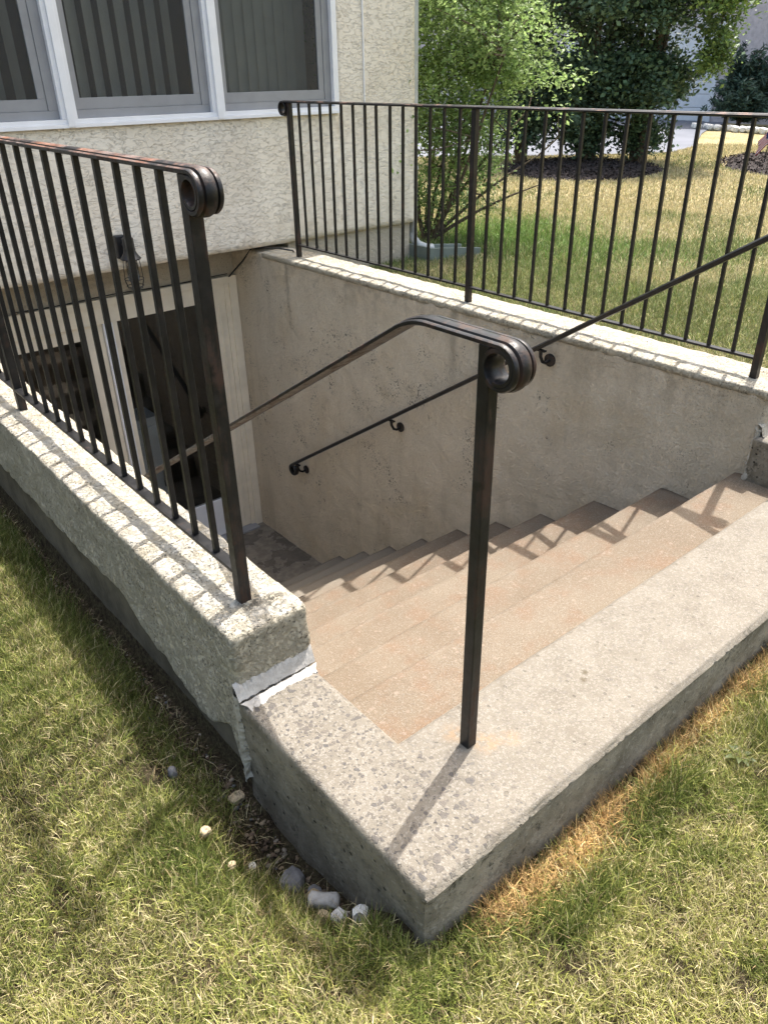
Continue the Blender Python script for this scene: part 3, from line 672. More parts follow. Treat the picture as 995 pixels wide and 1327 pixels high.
# sliding patio door in the basement wall
pd = MB().box(2.872, 2.938, 5.262, 5.292, -2.22, -0.036).box(1.12, 2.872, 5.262, 5.292, -0.085, -0.036).build('patio_door', M['cream'], hs, bevel=0.003)
H0 = wloc(hs)
def sub(name, mb, mat, bev=0.003): return link(name, mb.mesh(name, H0, bev), mat, pd)
sub('head_jamb', MB().box(1.12, 2.834, 5.275, 5.33, -0.205, -0.0855), M['cream'])
sub('side_jamb', MB().box(2.835, 2.8715, 5.275, 5.33, -2.22, -0.0855), M['cream'])
sub('door_stile', MB().box(2.625, 2.834, 5.285, 5.325, -2.20, -0.206), M['cream'])
sub('stile_bead', MB().box(2.665, 2.680, 5.278, 5.286, -2.15, -0.23).box(2.775, 2.790, 5.278, 5.286, -2.15, -0.23), M['cream'], 0.002)
sub('bottom_rail', MB().box(1.975, 2.624, 5.285, 5.325, -2.20, -1.86), M['white'])
sub('door_stile', MB().box(1.935, 1.974, 5.285, 5.325, -2.20, -0.206), M['cream'])
sub('center_mullion', MB().box(1.895, 1.934, 5.268, 5.33, -2.22, -0.206).box(1.868, 1.890, 5.276, 5.33, -2.22, -0.206), M['white'])
sub('door_stile', MB().box(1.725, 1.866, 5.30, 5.345, -2.20, -0.206), M['greyframe'] if False else M['cream'])
sub('door_stile', MB().box(1.13, 1.25, 5.30, 5.345, -2.20, -0.206), M['cream'])
sub('top_rail', MB().box(1.251, 1.724, 5.30, 5.345, -0.30, -0.206), M['cream'])
sub('bottom_rail', MB().box(1.251, 1.724, 5.30, 5.345, -2.20, -1.90), M['cream'])
sub('threshold', MB().box(1.12, 2.87, 5.20, 5.34, -2.222, -2.203), M['greyframe'])
sub('glass', MB().box(1.975, 2.624, 5.303, 5.307, -1.859, -0.207), M['dglass'], 0)
sub('glass', MB().box(1.251, 1.724, 5.32, 5.324, -1.899, -0.301), M['dglass'], 0)
# things inside the basement, dim behind the glass
cb = thing('oblong', 'white cabinet standing inside the basement behind the glass door', 'oblong', (2.08, 5.45, -2.22))  # stand-in box for a white patch behind the glass, its nature unknown
MB().box(1.95, 2.17, 5.37, 5.60, -2.20, -1.03).build('body', M['white'], cb, bevel=0.006)
MB().box(1.945, 2.178, 5.36, 5.61, -1.029, -1.0).build('top', M['white'], cb, bevel=0.004)
MB().box(1.96, 2.16, 5.352, 5.368, -2.15, -1.07).build('door', M['white'], cb, bevel=0.004)
MB().box(2.135, 2.147, 5.332, 5.351, -1.6, -1.45).build('handle', M['greyframe'], cb, bevel=0.002)
# wire along the overhang
cbp = [(2.875, 5.255, -0.040), (2.895, 5.22, 0.0), (2.93, 5.12, 0.09), (2.955, 5.02, 0.19), (2.99, 4.90, 0.202), (3.03, 4.78, 0.212), (3.10, 4.70, 0.196), (3.20, 4.80, 0.06), (3.3, 4.9, -0.1)]
b = MB(); b.tube([cbp[0]]+[tuple(Vector(cbp[i]).lerp(Vector(cbp[i+1]), t)) for i in range(len(cbp)-1) for t in (0.33, 0.66, 1.0)], 0.0055, 8)
props(b.build('cable', M['black'], smooth=True), 'thin black cable looping from the door head under the overhang to the wall top', 'cable')
b = MB(); b.tube([(x, 5.284-0.004*math.sin(x*9), -0.026+0.004*math.sin(x*7)) for x in np.linspace(1.3, 2.875, 18)], 0.0035, 6)
props(b.build('cable', M['black'], smooth=True), 'black wire lying along the top of the basement door frame', 'cable')
# lantern
ln = thing('wall_lantern', 'black caged wall lantern hanging on the stucco above the basement door', 'lantern', (1.955, 4.80, 0.10))
MB().box(1.905, 1.970, 4.868, 4.905, 0.285, 0.425).build('back_plate', M['lantern'], ln, bevel=0.008)
b = MB().tube([(1.95, 4.89, 0.37), (1.953, 4.85, 0.37), (1.955, 4.80, 0.37)], 0.014, 8); b.build('arm', M['lantern'], ln, smooth=True)
b = MB().tube([(1.955, 4.80, 0.425), (1.955, 4.80, 0.415), (1.955, 4.80, 0.35), (1.955, 4.80, 0.335), (1.955, 4.80, 0.315), (1.955, 4.80, 0.295), (1.955, 4.80, 0.288)], [0.020, 0.034, 0.036, 0.038, 0.048, 0.064, 0.060], 20)
b.build('cap', M['lantern'], ln, smooth=True)
b = MB().tube([(1.955, 4.80, 0.287), (1.955, 4.80, 0.25), (1.955, 4.80, 0.17), (1.955, 4.80, 0.135)], [0.034, 0.038, 0.036, 0.02], 16); b.build('glass_jar', M['jar'], ln, smooth=True)
b = MB()
for k in range(8):
    a = k*math.pi/4; ca, sa = math.cos(a), math.sin(a)
    b.tube([(1.955+ca*r_, 4.80+sa*r_, z) for r_, z in ((0.052, 0.288), (0.058, 0.22), (0.060, 0.16), (0.046, 0.115), (0.0, 0.098))], 0.0022, 5)
for r_, z in ((0.0595, 0.17), (0.052, 0.127)):
    b.tube([(1.955+math.cos(a)*r_, 4.80+math.sin(a)*r_, z) for a in np.linspace(0, 2*math.pi, 25)], 0.0022, 5, cap=False)
b.build('wire_cage', M['lantern'], ln, smooth=True)
# downspout and splash block at the house corner
dsp = thing('downspout', 'pale weathered downspout running down the house corner to the splash block', 'downspout', (4.475, 4.95, -0.08))
MB().box(4.432, 4.478, 4.915, 4.985, 0.10, 3.05).build('pipe', M['trim'], dsp, bevel=0.008)
b = MB().tube([(4.455, 4.95, 0.12), (4.456, 4.94, 0.07), (4.49, 4.92, 0.02), (4.56, 4.90, -0.01), (4.62, 4.89, -0.02)], [0.034, 0.036, 0.036, 0.036, 0.038], 12); b.build('elbow', M['trim'], dsp, smooth=True)
for z in (0.6, 2.2): MB().box(4.429, 4.481, 4.911, 4.989, z, z+0.025).build('strap', M['trim'], dsp)
sb = thing('splash_block', 'grey green splash block lying on the grass below the downspout', 'splash block', (4.9, 4.78, -0.1))
b = MB(); vs = []
for (x, w0, h) in ((4.42, 0.11, 0.13), (4.75, 0.12, 0.10), (4.93, 0.13, 0.08)):
    vs += [(x, 4.82-w0-(x-4.42)*0.15, -0.10), (x, 4.82-w0-(x-4.42)*0.15, -0.10+h), (x, 4.82-w0+0.03-(x-4.42)*0.15, -0.10+h), (x, 4.82-w0+0.035-(x-4.42)*0.15, -0.065),
           (x, 4.82+w0-0.035-(x-4.42)*0.15, -0.065), (x, 4.82+w0-0.03-(x-4.42)*0.15, -0.10+h), (x, 4.82+w0-(x-4.42)*0.15, -0.10+h), (x, 4.82+w0-(x-4.42)*0.15, -0.10)]
b.add(vs, [(i*8+k, i*8+(k+1) % 8, (i+1)*8+(k+1) % 8, (i+1)*8+k) for i in range(2) for k in range(8)] + [tuple(range(8))[::-1], tuple(16+k for k in range(8))])
b.build('channel', M['greenplastic'], sb, bevel=0.005)
MB().box(4.40, 4.419, 4.70, 4.94, -0.10, 0.04).build('back_lip', M['greenplastic'], sb, bevel=0.004)

# ------------------------------------------------------------------ iron railings
_h = [(0.0165, 0), (0.0225, 0.003), (0.0225, 0.0090), (0.0190, 0.0112), (0.0150, 0.0105), (0.0137, 0.0070), (0.0113, 0.0070), (0.0095, 0.0122), (0.0040, 0.0145)]
CAP = [(-u, v) for u, v in _h] + _h[::-1]
def curl(yc, zc, r, a0, a1, n=40, shrink=0.0):
    return [(yc - (r*(1-shrink*i/n))*math.sin(a0+(a1-a0)*i/n), zc + (r*(1-shrink*i/n))*math.cos(a0+(a1-a0)*i/n)) for i in range(n+1)]
def bar(x, y, z0, z1, h):    # local bar around origin
    return MB().box(-h, h, -h, h, 0, z1-z0)
def railing(X, label, group, topmat, ys, zb=0.175, ztop=1.135, zrail=0.268, far_scroll=False):
    rt = thing('iron_railing', label, 'railing', (X, ys[0], zb), group)
    pm = MB().box(-0.0145, 0.0145, -0.0145, 0.0145, 0, ztop-zb-0.001).mesh('post', bevel=0.0015); pm.materials.append(M['iron_new'])
    for y in ys: link('post', pm, None, rt, (0, y-ys[0], 0))
    k = MB().box(-0.0068, 0.0068, -0.0068, 0.0068, 0, ztop-zrail-0.001).mesh('picket', bevel=0.0009, seg=1); k.materials.append(M['iron'])
    for a, b_ in zip(ys[:-1], ys[1:]):
        for q in range(1, 15):
            y = a+(b_-a)*q/15; p = link('picket', k, None, rt, (random.uniform(-.0008, .0008), y-ys[0], zrail-zb)); p.rotation_euler = (R(random.uniform(-.25, .25)), R(random.uniform(-.2, .2)), R(random.uniform(-6, 6)))
        MB().box(X-0.0145, X+0.0145, a+0.0148, b_-0.0148, zrail-0.010, zrail-0.0005).build('bottom_rail', M['iron'], rt, bevel=0.001)
    r = 0.031; yc = ys[0]-0.0145-r+0.002; zc = ztop-r
    path = [(ys[-1]+0.02, ztop)] + [(y, ztop) for y in np.linspace(ys[-1], yc, 40)][:-1] + curl(yc, zc, r, 0, R(600), 80, 0.50)
    if far_scroll: path = curl(ys[-1]+0.0145+r+0.006, zc, r, R(-325), 0, 44, 0.0)[:-1] + path[1:]
    MB().sweep([(u*1.12, v) for u, v in CAP], path, X).build('top_rail', topmat, rt, smooth=True)
    return rt
YS = (1.381, 3.010, 4.640)
railing(0.695, 'nearest black iron railing with rust-faded top rail on the low left wall', 'picket railings beside the stairwell', M['iron_top'], YS)
railing(3.052, 'far black iron picket railing with grey top rail along the right wall', 'picket railings beside the stairwell', M['iron_grey'], (1.315, 2.935, 4.557), ztop=1.120, far_scroll=True)
# newel handrail
nr = thing('newel_handrail', 'rusty black handrail on a single square newel post standing on the kerb slab', 'handrail', (0.904, 0.817, 0))
MB().box(0.904-0.013, 0.904+0.013, 0.817-0.013, 0.817+0.013, -0.01, 0.905).build('newel_post', M['iron_new'], nr, bevel=0.0025)
sl_ = (0.917-0.129)/(2.27-0.972)
r = 0.031; yc = 0.817-0.0155-r+0.006; zc = 0.907-r
path = [(4.30, 0.917-sl_*(4.30-0.972))] + [(y, 0.907-sl_*(y-0.985)) for y in np.linspace(4.2, 1.03, 30)]
p0, p1, p2 = (1.03, 0.907-sl_*0.045), (0.985, 0.909), (0.94, 0.907)
path += [((1-t)**2*p0[0]+2*t*(1-t)*p1[0]+t*t*p2[0], (1-t)**2*p0[1]+2*t*(1-t)*p1[1]+t*t*p2[1]) for t in np.linspace(0.1, 1, 8)]
path += [(y, 0.907) for y in np.linspace(0.92, yc+0.01, 6)] + curl(yc, zc, r, 0, R(560), 80, 0.36)
MB().sweep([(u*1.12, v) for u, v in CAP], path, 0.904).build('top_rail', M['iron_new'], nr, smooth=True)
MB().box(0.904-0.0155, 0.904+0.0155, 4.15, 4.181, -2.22, 0.907-sl_*(4.18-0.985)-0.002).build('newel_post', M['iron_new'], nr, bevel=0.0025)
# wall handrail
hr = thing('wall_handrail', 'thin black handrail on brackets sloping down the right stairwell wall', 'handrail', (2.86, 4.59, -1.4))
sl2 = (0.744+1.385)/(4.589-1.293)
RP = [(-0.017, 0), (-0.019, 0.004), (-0.019, 0.009), (-0.011, 0.013), (0.011, 0.013), (0.019, 0.009), (0.019, 0.004), (0.017, 0)]
def rz(y): return -1.385 + sl2*(4.589-y)
ang = math.atan(sl2)
path = [(y, rz(y)) for y in np.linspace(4.56, 1.02, 36)]
c0 = (4.56 + 0.027*math.sin(ang)*-1, rz(4.56) - 0.027*math.cos(ang))
head = []
for i in range(30):
    a = R(300)*(1-i/30.0)
    # curl hanging under the lower end of the rail
    an = math.pi/2 - ang - a
    head.append((c0[0] - 0.0 + 0.027*math.cos(math.pi/2 - ang - a), c0[1] + 0.027*math.sin(math.pi/2 - ang - a)))
head = [(c0[0]+0.027*math.sin(ang + a), c0[1]+0.027*math.cos(ang + a)) for a in [R(300)*(1-i/30.0) for i in range(30)]]
path = head + path[1:] + [(0.98, rz(1.0)+0.004), (0.90, rz(1.0)+0.005)]
MB().sweep([(u, v*1.7) for u, v in RP], path, 2.86).build('rail', M['iron'], hr, smooth=True)
for y in (4.49, 3.372, 2.257, 1.14):
    z = rz(y)
    fl = MB(); fl.tube([(2.941, y, z-0.075), (2.932, y, z-0.075), (2.927, y, z-0.075)], [0.032, 0.032, 0.022], 18); fo = fl.build('flange', M['iron_new'], hr, smooth=True)
    ar = MB(); ar.tube([(2.93, y, z-0.075), (2.905, y, z-0.083), (2.880, y, z-0.070), (2.863, y, z-0.040), (2.860, y, z-0.006)], [0.008, 0.008, 0.008, 0.0085, 0.010], 8)
    ar.box(2.850, 2.870, y-0.028, y+0.028, z-0.012, z-0.004)
    ar.build('bracket_arm', M['iron'], hr, smooth=True)

# ------------------------------------------------------------------ stones and litter by the slab
def rock(name, label, loc, dims, mat, seed, rot=0.0, group=None, sub_=2, amp=0.28):
    bm = bmesh.new(); bmesh.ops.create_icosphere(bm, subdivisions=sub_, radius=1.0)
    for v in bm.verts:
        p = v.co.copy(); k = 1 + amp*noise.noise(p*1.3+Vector((seed, 0, 0))) + 0.10*noise.noise(p*4+Vector((0, seed, 0)))
        q = p*k; q = Vector((max(-0.85, min(0.85, q.x)), max(-0.85, min(0.85, q.y)), max(-0.7, min(0.75, q.z))))
        v.co = Vector((q.x*dims[0], q.y*dims[1], q.z*dims[2]))
    for f_ in bm.faces: f_.smooth = sub_ > 2
    me = bpy.data.meshes.new(name); bm.to_mesh(me); bm.free()
    o = link(name, me, mat, None, loc); o.rotation_euler = (R(10*math.sin(seed)), R(12*math.cos(seed)), rot)
    return props(o, label, 'stone', group)
G = 'stones lying in the soil beside the slab'
def gq(x, y): return float(gz(x, y))
rock('stone', 'large dark grey stone wedged in the dirt against the slab side', (0.540, 1.015, gq(.54, 1.015)+.012), (.040, .034, .026), M['stoneg'], 1.0, .5, G)
rock('stone', 'small dark grey stone touching the large dark one by the slab', (0.556, 0.945, gq(.556, .945)+.012), (.020, .020, .015), M['stoneg'], 2.0, 0, G)
rock('stone', 'flat tan stone between the dark stone and the white lump', (0.540, 0.925, gq(.54, .925)+.012), (.032, .017, .012), M['stonet'], 3.0, 1.0, G)
rock('stone', 'brownish stone just below the white plaster lump', (0.520, 0.862, gq(.52, .862)+.012), (.020, .018, .014), M['stonet'], 4.4, .3, G)
rock('stone', 'beige stone half sunk at the foot of the slab near the corner', (0.546, 0.835, gq(.546, .835)+.012), (.021, .020, .016), M['stonew'], 5.1, .3, G)
rock('stone', 'white stone with a dark side, nearest the slab corner', (0.567, 0.785, gq(.567, .785)+.014), (.022, .020, .018), M['stonew'], 6.1, .9, G)
rock('stone', 'dark chip leaning on the white stone near the slab corner', (0.548, 0.765, gq(.548, .765)+.012), (.016, .015, .016), M['stoneg'], 6.9, .9, G)
rock('stone', 'orange tan stone under the broken stucco edge of the left wall', (0.555, 1.29, gq(.555, 1.29)+.014), (.024, .018, .015), M['stonet'], 7.7, 0, G)
rock('stone', 'pale yellow pebble sitting in sunlit grass', (0.415, 1.170, gq(.415, 1.17)+.035), (.015, .013, .011), M['stonet'], 8.8, 0, G, 3)
rock('stone', 'small pinkish pebble in the dry soil near the trench', (0.472, 1.07, gq(.472, 1.07)+.02), (.010, .009, .008), M['stonew'], 9.5, 0, G)
rock('stone', 'little buff pebble below the pale yellow one in the grass', (0.42, 1.06, gq(.42, 1.06)+.03), (.011, .009, .009), M['stonet'], 10.5, 0, G)
rock('stone', 'dark slate chip standing in the shaded grass by the wall', (0.445, 1.405, gq(.445, 1.405)+.02), (.012, .016, .020), M['stoneg'], 11.5, 0, G)
gv_ = MB(); rs_ = random.Random(4); bmg = bmesh.new(); bmesh.ops.create_icosphere(bmg, subdivisions=1, radius=1.0); gvv = [v.co.copy() for v in bmg.verts]; gff = [tuple(v.index for v in f_.verts) for f_ in bmg.faces]; bmg.free()
gcol = []
for k_ in range(170):
    gy_ = rs_.choice([rs_.uniform(0.72, 1.35), rs_.uniform(1.3, 3.4)]); gx_ = 0.578-abs(rs_.gauss(0.01, 0.035)); r_ = rs_.uniform(0.003, 0.0085)*(1 if gy_ < 1.35 else 0.7); q0 = Vector((rs_.random()*50, k_, 0))
    sc_ = (rs_.uniform(.8, 1.5), rs_.uniform(.7, 1.2), rs_.uniform(.45, .8)); gz_ = gq(gx_, gy_)+0.006
    gv_.add([(gx_+v.x*r_*sc_[0]*(1+.35*noise.noise(v*1.5+q0)), gy_+v.y*r_*sc_[1]*(1+.35*noise.noise(v*1.5+q0)), gz_+v.z*r_*sc_[2]) for v in gvv], gff)
    gcol += [rs_.choice([(0.10, 0.10, 0.10), (0.22, 0.17, 0.11), (0.20, 0.17, 0.13), (0.14, 0.10, 0.07), (0.09, 0.07, 0.05)])]*len(gvv)
props(link('gravel', arr_mesh('gravel', np.array(gv_.v), None, np.array(gv_.f), np.array(gcol)), M['mulch']), 'scattered small gravel in the soil along the slab and wall', 'gravel', kind='stuff')
lump = MB(); L0 = Vector((0.520, 0.915, gq(.54, .9)+.038)); L1 = Vector((0.572, 0.868, gq(.54, .9)+.040))
lump.tube([tuple(L0.lerp(L1, t)) for t in (0, .04, .1, .5, .9, .96, 1)], [0.010, .014, 0.016, 0.0165, 0.0155, .013, 0.009], 14)
for i_, v_ in enumerate(lump.v):
    q = Vector(v_); n_ = 0.005*noise.noise(q*55)+0.002*noise.noise(q*160); lump.v[i_] = (q.x+n_, q.y+n_, q.z+n_)
props(lump.build('plaster_lump', M['mortar'], smooth=True), 'white cylindrical lump of plaster lying among the stones by the slab', 'plaster')

# ------------------------------------------------------------------ grass
CAMV = np.array(CAM); RV = np.array(_R); UV = np.array(_U); FV = np.array(_F)
def infr(x, y, z, mrg=60):
    P = np.stack([x, y, z], 1) - CAMV; zc = P@FV; zc = np.where(zc < 0.05, 0.05, zc)
    u = 497.5+990.8*(P@RV)/zc; v = 663.5-990.8*(P@UV)/zc
    return (P@FV > 0.1) & (u > -mrg) & (u < 995+mrg) & (v > -mrg) & (v < 1327+mrg)
def vnoise(x, y, s, seed):
    # smooth value noise, vectorised
    rs = np.random.default_rng(seed); T = rs.random((128, 128)); X = x*s+50; Y = y*s+50
    xi = np.floor(X).astype(int); yi = np.floor(Y).astype(int); fx = smooth01(X-xi); fy = smooth01(Y-yi)
    a = T[xi % 128, yi % 128]; b_ = T[(xi+1) % 128, yi % 128]; c = T[xi % 128, (yi+1) % 128]; d_ = T[(xi+1) % 128, (yi+1) % 128]
    return (a*(1-fx)+b_*fx)*(1-fy) + (c*(1-fx)+d_*fx)*fy
def nz3(x, y, s, seed): return 0.55*vnoise(x, y, s, seed)+0.3*vnoise(x, y, s*2.3, seed+1)+0.15*vnoise(x, y, s*5.1, seed+2)
def blades(name, x, y, L, W, lean, colr, dz=0.0):
    n = len(x); z = gz(x, y)+dz; a = rng.random(n)*2*np.pi; b_ = rng.random(n)*2*np.pi
    dx, dy = np.cos(a), np.sin(a); wx, wy = np.cos(b_)*W/2, np.sin(b_)*W/2
    V = np.zeros((n, 7, 3)); ts = (0.0, 0.4, 0.75, 1.0)
    for i, t in enumerate(ts):
        hor = L*lean*(t**1.7); ver = L*np.sqrt(np.clip(1-lean**2*0.75, 0.03, 1))*(t - 0.30*lean*t*t)
        cx = x+dx*hor; cy = y+dy*hor; cz = z+ver - (0.004 if i == 0 else 0)
        k = (1.0, 0.85, 0.55)[i] if i < 3 else 0
        if i < 3:
            V[:, 2*i] = np.stack([cx-wx*k, cy-wy*k, cz], 1); V[:, 2*i+1] = np.stack([cx+wx*k, cy+wy*k, cz], 1)
        else: V[:, 6] = np.stack([cx, cy, cz], 1)
    o_ = np.arange(n)[:, None]*7
    F4 = np.concatenate([o_+np.array([0, 1, 3, 2]), o_+np.array([2, 3, 5, 4])]); F3 = o_+np.array([4, 5, 6])
    C = np.repeat(colr[:, None, :], 7, 1)
    return arr_mesh(name, V.reshape(-1, 3), F4, F3, C.reshape(-1, 3))
GREEN = np.array([0.125, 0.155, 0.032]); DGREEN = np.array([0.045, 0.085, 0.016]); YEL = np.array([0.31, 0.315, 0.085]); STRAW = np.array([0.56, 0.48, 0.27]); ORANGE = np.array([0.50, 0.335, 0.145]); DRY = np.array([0.26, 0.19, 0.10])
def near_field(n, x0, x1, y0, y1, view):
    x = rng.uniform(x0, x1, n); y = rng.uniform(y0, y1, n)
    out = ~((x > 0.572) & (y > 0.600) & (x < 3.215))
    iv = infr(x, y, gz(x, y)+0.03)
    inbox = ((x > -0.45) & (x < 0.585) & (y > 0.55) & (y < 3.9)) | ((x > 0) & (x < 2.7) & (y > -0.10) & (y < 0.62))
    keep = out & (iv if view else ~(iv & inbox))
    return x[keep], y[keep]
def near_cols(x, y):
    n = len(x); g_ = nz3(x, y, 5.0, 11); f_ = nz3(x, y, 17.0, 23); r_ = rng.random(n)
    left = (x < 0.60) & (y > 0.6)
    green = np.clip((g_-0.42)*6+0.25, 0, 1)
    # left: greener up the wall, yellow towards the bottom of the frame
    gl = np.clip(0.80 + 0.55*(y-1.5)+ (x-0.25)*0.9, 0.12, 1.0)
    green = np.where(left, np.clip(0.45*green+0.75*gl-0.15, 0, 1), green)
    dk = lambda cx, cy, rx, ry: np.exp(-((x-cx)/rx)**2-((y-cy)/ry)**2)
    lush = np.clip(1.3*dk(0.93, 0.46, .11, .05)+1.2*dk(1.25, 0.52, .13, .045)+dk(0.80, .47, .06, .04)+1.1*dk(0.36, 1.13, .07, .10)+dk(0.50, 0.72, .05, .10)+dk(.55, 2.6, .1, .6)+dk(1.6, .45, .1, .08), 0, 1)
    green = np.clip(green + lush, 0, 1)
    orange = np.clip(1.6*dk(0.78, 0.575, .07, .035)+1.6*dk(0.98, 0.565, .15, .038)+1.3*dk(1.30, 0.585, .22, .030)+1.2*dk(1.75, .59, .3, .035), 0, 1)*(~left)
    orange = np.clip(orange*(0.25+1.2*f_), 0, 0.85)
    pg = green*0.9+0.05; pick = r_ < pg
    c = np.where(pick[:, None], GREEN*(1-lush[:, None]*0.4)+DGREEN*lush[:, None]*0.4, YEL)
    c = np.where((rng.random(n) < 0.35*(1-green)+0.08)[:, None], STRAW, c)
    c = np.where((rng.random(n) < 0.28)[:, None], 0.5*c+0.5*YEL, c)
    c = np.where((rng.random(n) < orange)[:, None], ORANGE*(0.6+0.8*rng.random(n)[:, None]), c)
    c = np.where((rng.random(n) < 0.05)[:, None], DRY, c)
    cl = 0.62+0.75*nz3(x, y, 9.0, 91)
    return c*0.90*cl[:, None]*(0.55+0.9*rng.random(n)[:, None]), lush, green, orange
def dens_keep(x, y):
    n = len(x); bare = np.zeros(n)
    t_ = np.clip((0.575-x)/0.065, 0, 1.6)
    bare = np.where((x < 0.6) & (y > 0.74), np.clip(1.15-t_*(0.75+0.35*np.sin(y*7)), 0, 0.97), 0)
    hole = np.exp(-((x-0.40)/.05)**2-((y-1.40)/.07)**2)+1.0*np.exp(-((x-0.49)/.07)**2-((y-1.14)/.14)**2)+0.8*np.exp(-((x-1.02)/.02)**2-((y-0.50)/.02)**2)
    bare = np.clip(bare+hole*0.95, 0, 0.98)
    patch = np.clip((0.40-nz3(x, y, 13, 77))*6, 0, 0.72)
    return rng.random(n) > np.maximum(bare, patch)
GV = []
for (n, box, view, tag_) in ((270000, (-0.6, 2.9, -0.15, 4.9), True, 'sunlit front lawn grass with yellow straw patches'), (300000, (-1.9, 5.4, -1.9, 4.8), False, 'outer front lawn grass')):
    if view:
        xs_, ys_ = [], []
        for k_, bx in ((400000, (-0.45, 0.585, 0.55, 3.9)), (250000, (0.0, 2.7, -0.10, 0.62))):
            a_, b_ = near_field(k_, *bx, True); xs_.append(a_); ys_.append(b_)
        x, y = np.concatenate(xs_), np.concatenate(ys_)
    else: x, y = near_field(n, *box, False)
    kp = dens_keep(x, y); x, y = x[kp], y[kp]
    c, lush, green, orange = near_cols(x, y); n = len(x)
    L = rng.uniform(0.018, 0.052, n)*(0.6+0.85*nz3(x, y, 8.0, 55))*(0.75+0.6*lush+0.25*green)*(1+0.2*orange)
    lean = np.clip(rng.normal(0.62, 0.24, n)-0.15*lush, 0.05, 0.98)
    sc2 = 1.0 if view else 2.0
    me = blades('grass', x, y, L*(1 if view else 1.15), rng.uniform(0.0009, 0.0023, n)*(1+0.8*(rng.random(n) < 0.08))*sc2, lean, c)
    o = link('grass', me, M['grass']); props(o, tag_ if view else 'front lawn grass beyond the picture edge', 'grass', kind='stuff')
    print('near grass', n)
# flat dry thatch and debris lying in the bare soil
n = 9000; x = rng.uniform(-0.2, 0.585, n); y = rng.uniform(0.62, 3.8, n)
kp = rng.random(n) < np.clip(1.2-(0.585-x)*2.2, 0.15, 1); x, y = x[kp], y[kp]; n = len(x)
c = np.where((rng.random(n) < 0.55)[:, None], STRAW*0.8, DRY)*(0.5+0.7*rng.random(n)[:, None])
me = blades('thatch', x, y, rng.uniform(0.02, 0.06, n), rng.uniform(0.001, 0.0022, n), np.full(n, 0.98), c, 0.004)
props(link('thatch', me, M['grass']), 'dry straw and dead grass lying on the soil beside the left wall', 'straw', kind='stuff')
n = 5200; x = 0.59-np.abs(rng.normal(0, 0.09, n)); y = rng.uniform(0.72, 3.8, n); z = gz(x, y)
s_ = rng.uniform(0.0015, 0.007, n)*(rng.random(n)**1.5+0.35); V = np.zeros((n, 6, 3)); dirs = np.array([[1, 0, 0], [-1, 0, 0], [0, 1, 0], [0, -1, 0], [0, 0, 0.8], [0, 0, -0.8]])
V = np.stack([x, y, z+s_*0.3], 1)[:, None, :] + dirs[None]*s_[:, None, None]*rng.uniform(0.6, 1.3, (n, 6, 1))
F3 = np.concatenate([np.arange(n)[:, None]*6+np.array(t) for t in ((0, 2, 4), (2, 1, 4), (1, 3, 4), (3, 0, 4), (2, 0, 5), (1, 2, 5), (3, 1, 5), (0, 3, 5))])
cc = np.where((rng.random(n) < 0.06)[:, None], np.array([0.28, 0.25, 0.20]), np.array([0.12, 0.085, 0.055]))*(0.6+0.8*rng.random(n)[:, None])
props(link('soil_crumbs', arr_mesh('soil_crumbs', V.reshape(-1, 3), None, F3, np.repeat(cc[:, None], 6, 1).reshape(-1, 3)), M['mulch']), 'crumbs of soil and grit in the trench beside the wall', 'soil', kind='stuff')

# right-hand lawn beyond the wall
BEDS = ((10.75, 8.05, 1.65, 1.25, math.atan2(0.57, 0.82)), (13.4, 6.0, 1.9, 1.05, math.atan2(0.5, 0.86)))
def in_bed(x, y, k=1.0):
    r_ = np.zeros(len(x), bool)
    for cx, cy, a, b_, th in BEDS:
        u = (x-cx)*math.cos(th)+(y-cy)*math.sin(th); v = -(x-cx)*math.sin(th)+(y-cy)*math.cos(th); r_ |= (u/(a*k))**2+(v/(b_*k))**2 < 1
    return r_
def on_drive(x, y):
    px = [p[0] for p in pts[:10]]; py = [p[1] for p in pts[:10]]
    return (x > 8.2) & (y > np.interp(x, px, py))
def far_cols(x, y):
    n = len(x); g_ = nz3(x, y, 0.9, 31); dist = np.hypot(x, y)
    lush = np.exp(-((x-5.6)/1.1)**2-((y-5.2)/0.9)**2)*1.2 + np.exp(-((x-5.6)/0.9)**2-((y-3.8)/0.7)**2)*0.5
    green = np.clip((g_-0.44)*4+0.40 - 0.75*smooth01((dist-7.0)/2.0) + lush, 0, 1)
    c = np.where((rng.random(n) < green)[:, None], np.array([0.19, 0.245, 0.08]), np.array([0.64, 0.55, 0.32]))
    c = np.where((rng.random(n) < 0.35)[:, None], np.array([0.42, 0.40, 0.19]), c)
    c = np.where((rng.random(n) < 0.7*lush)[:, None], np.array([0.19, 0.31, 0.07]), c)
    return c*0.76*(0.6+0.8*rng.random(n)[:, None]), np.clip(lush, 0, 1)
fx, fy, fl_, fw_ = [], [], [], []
for (k_, r0, r1, l0, w0) in ((120000, 3.3, 6.5, 0.045, 0.0035), (110000, 6.5, 10.0, 0.05, 0.006), (80000, 10.0, 18.0, 0.055, 0.011)):
    rr_ = np.sqrt(rng.uniform(r0*r0, r1*r1, k_*2)); th = rng.uniform(R(8), R(58), k_*2); x, y = rr_*np.cos(th), rr_*np.sin(th)
    kp = (x > 3.215) & ~((y < 0.4) & (x < 5.4)) & ~((y > 4.9) & (x < 4.46)) & ~in_bed(x, y) & ~on_drive(x, y) & (infr(x, y, gz(x, y), 200) | (rng.random(len(x)) < 0.25)) & (x < 21)
    fx.append(x[kp][:k_]); fy.append(y[kp][:k_]); m_ = len(fx[-1]); fl_.append(rng.uniform(0.5, 1.25, m_)*l0); fw_.append(rng.uniform(0.7, 1.3, m_)*w0)
x, y, L, W = map(np.concatenate, (fx, fy, fl_, fw_)); c, lush = far_cols(x, y)
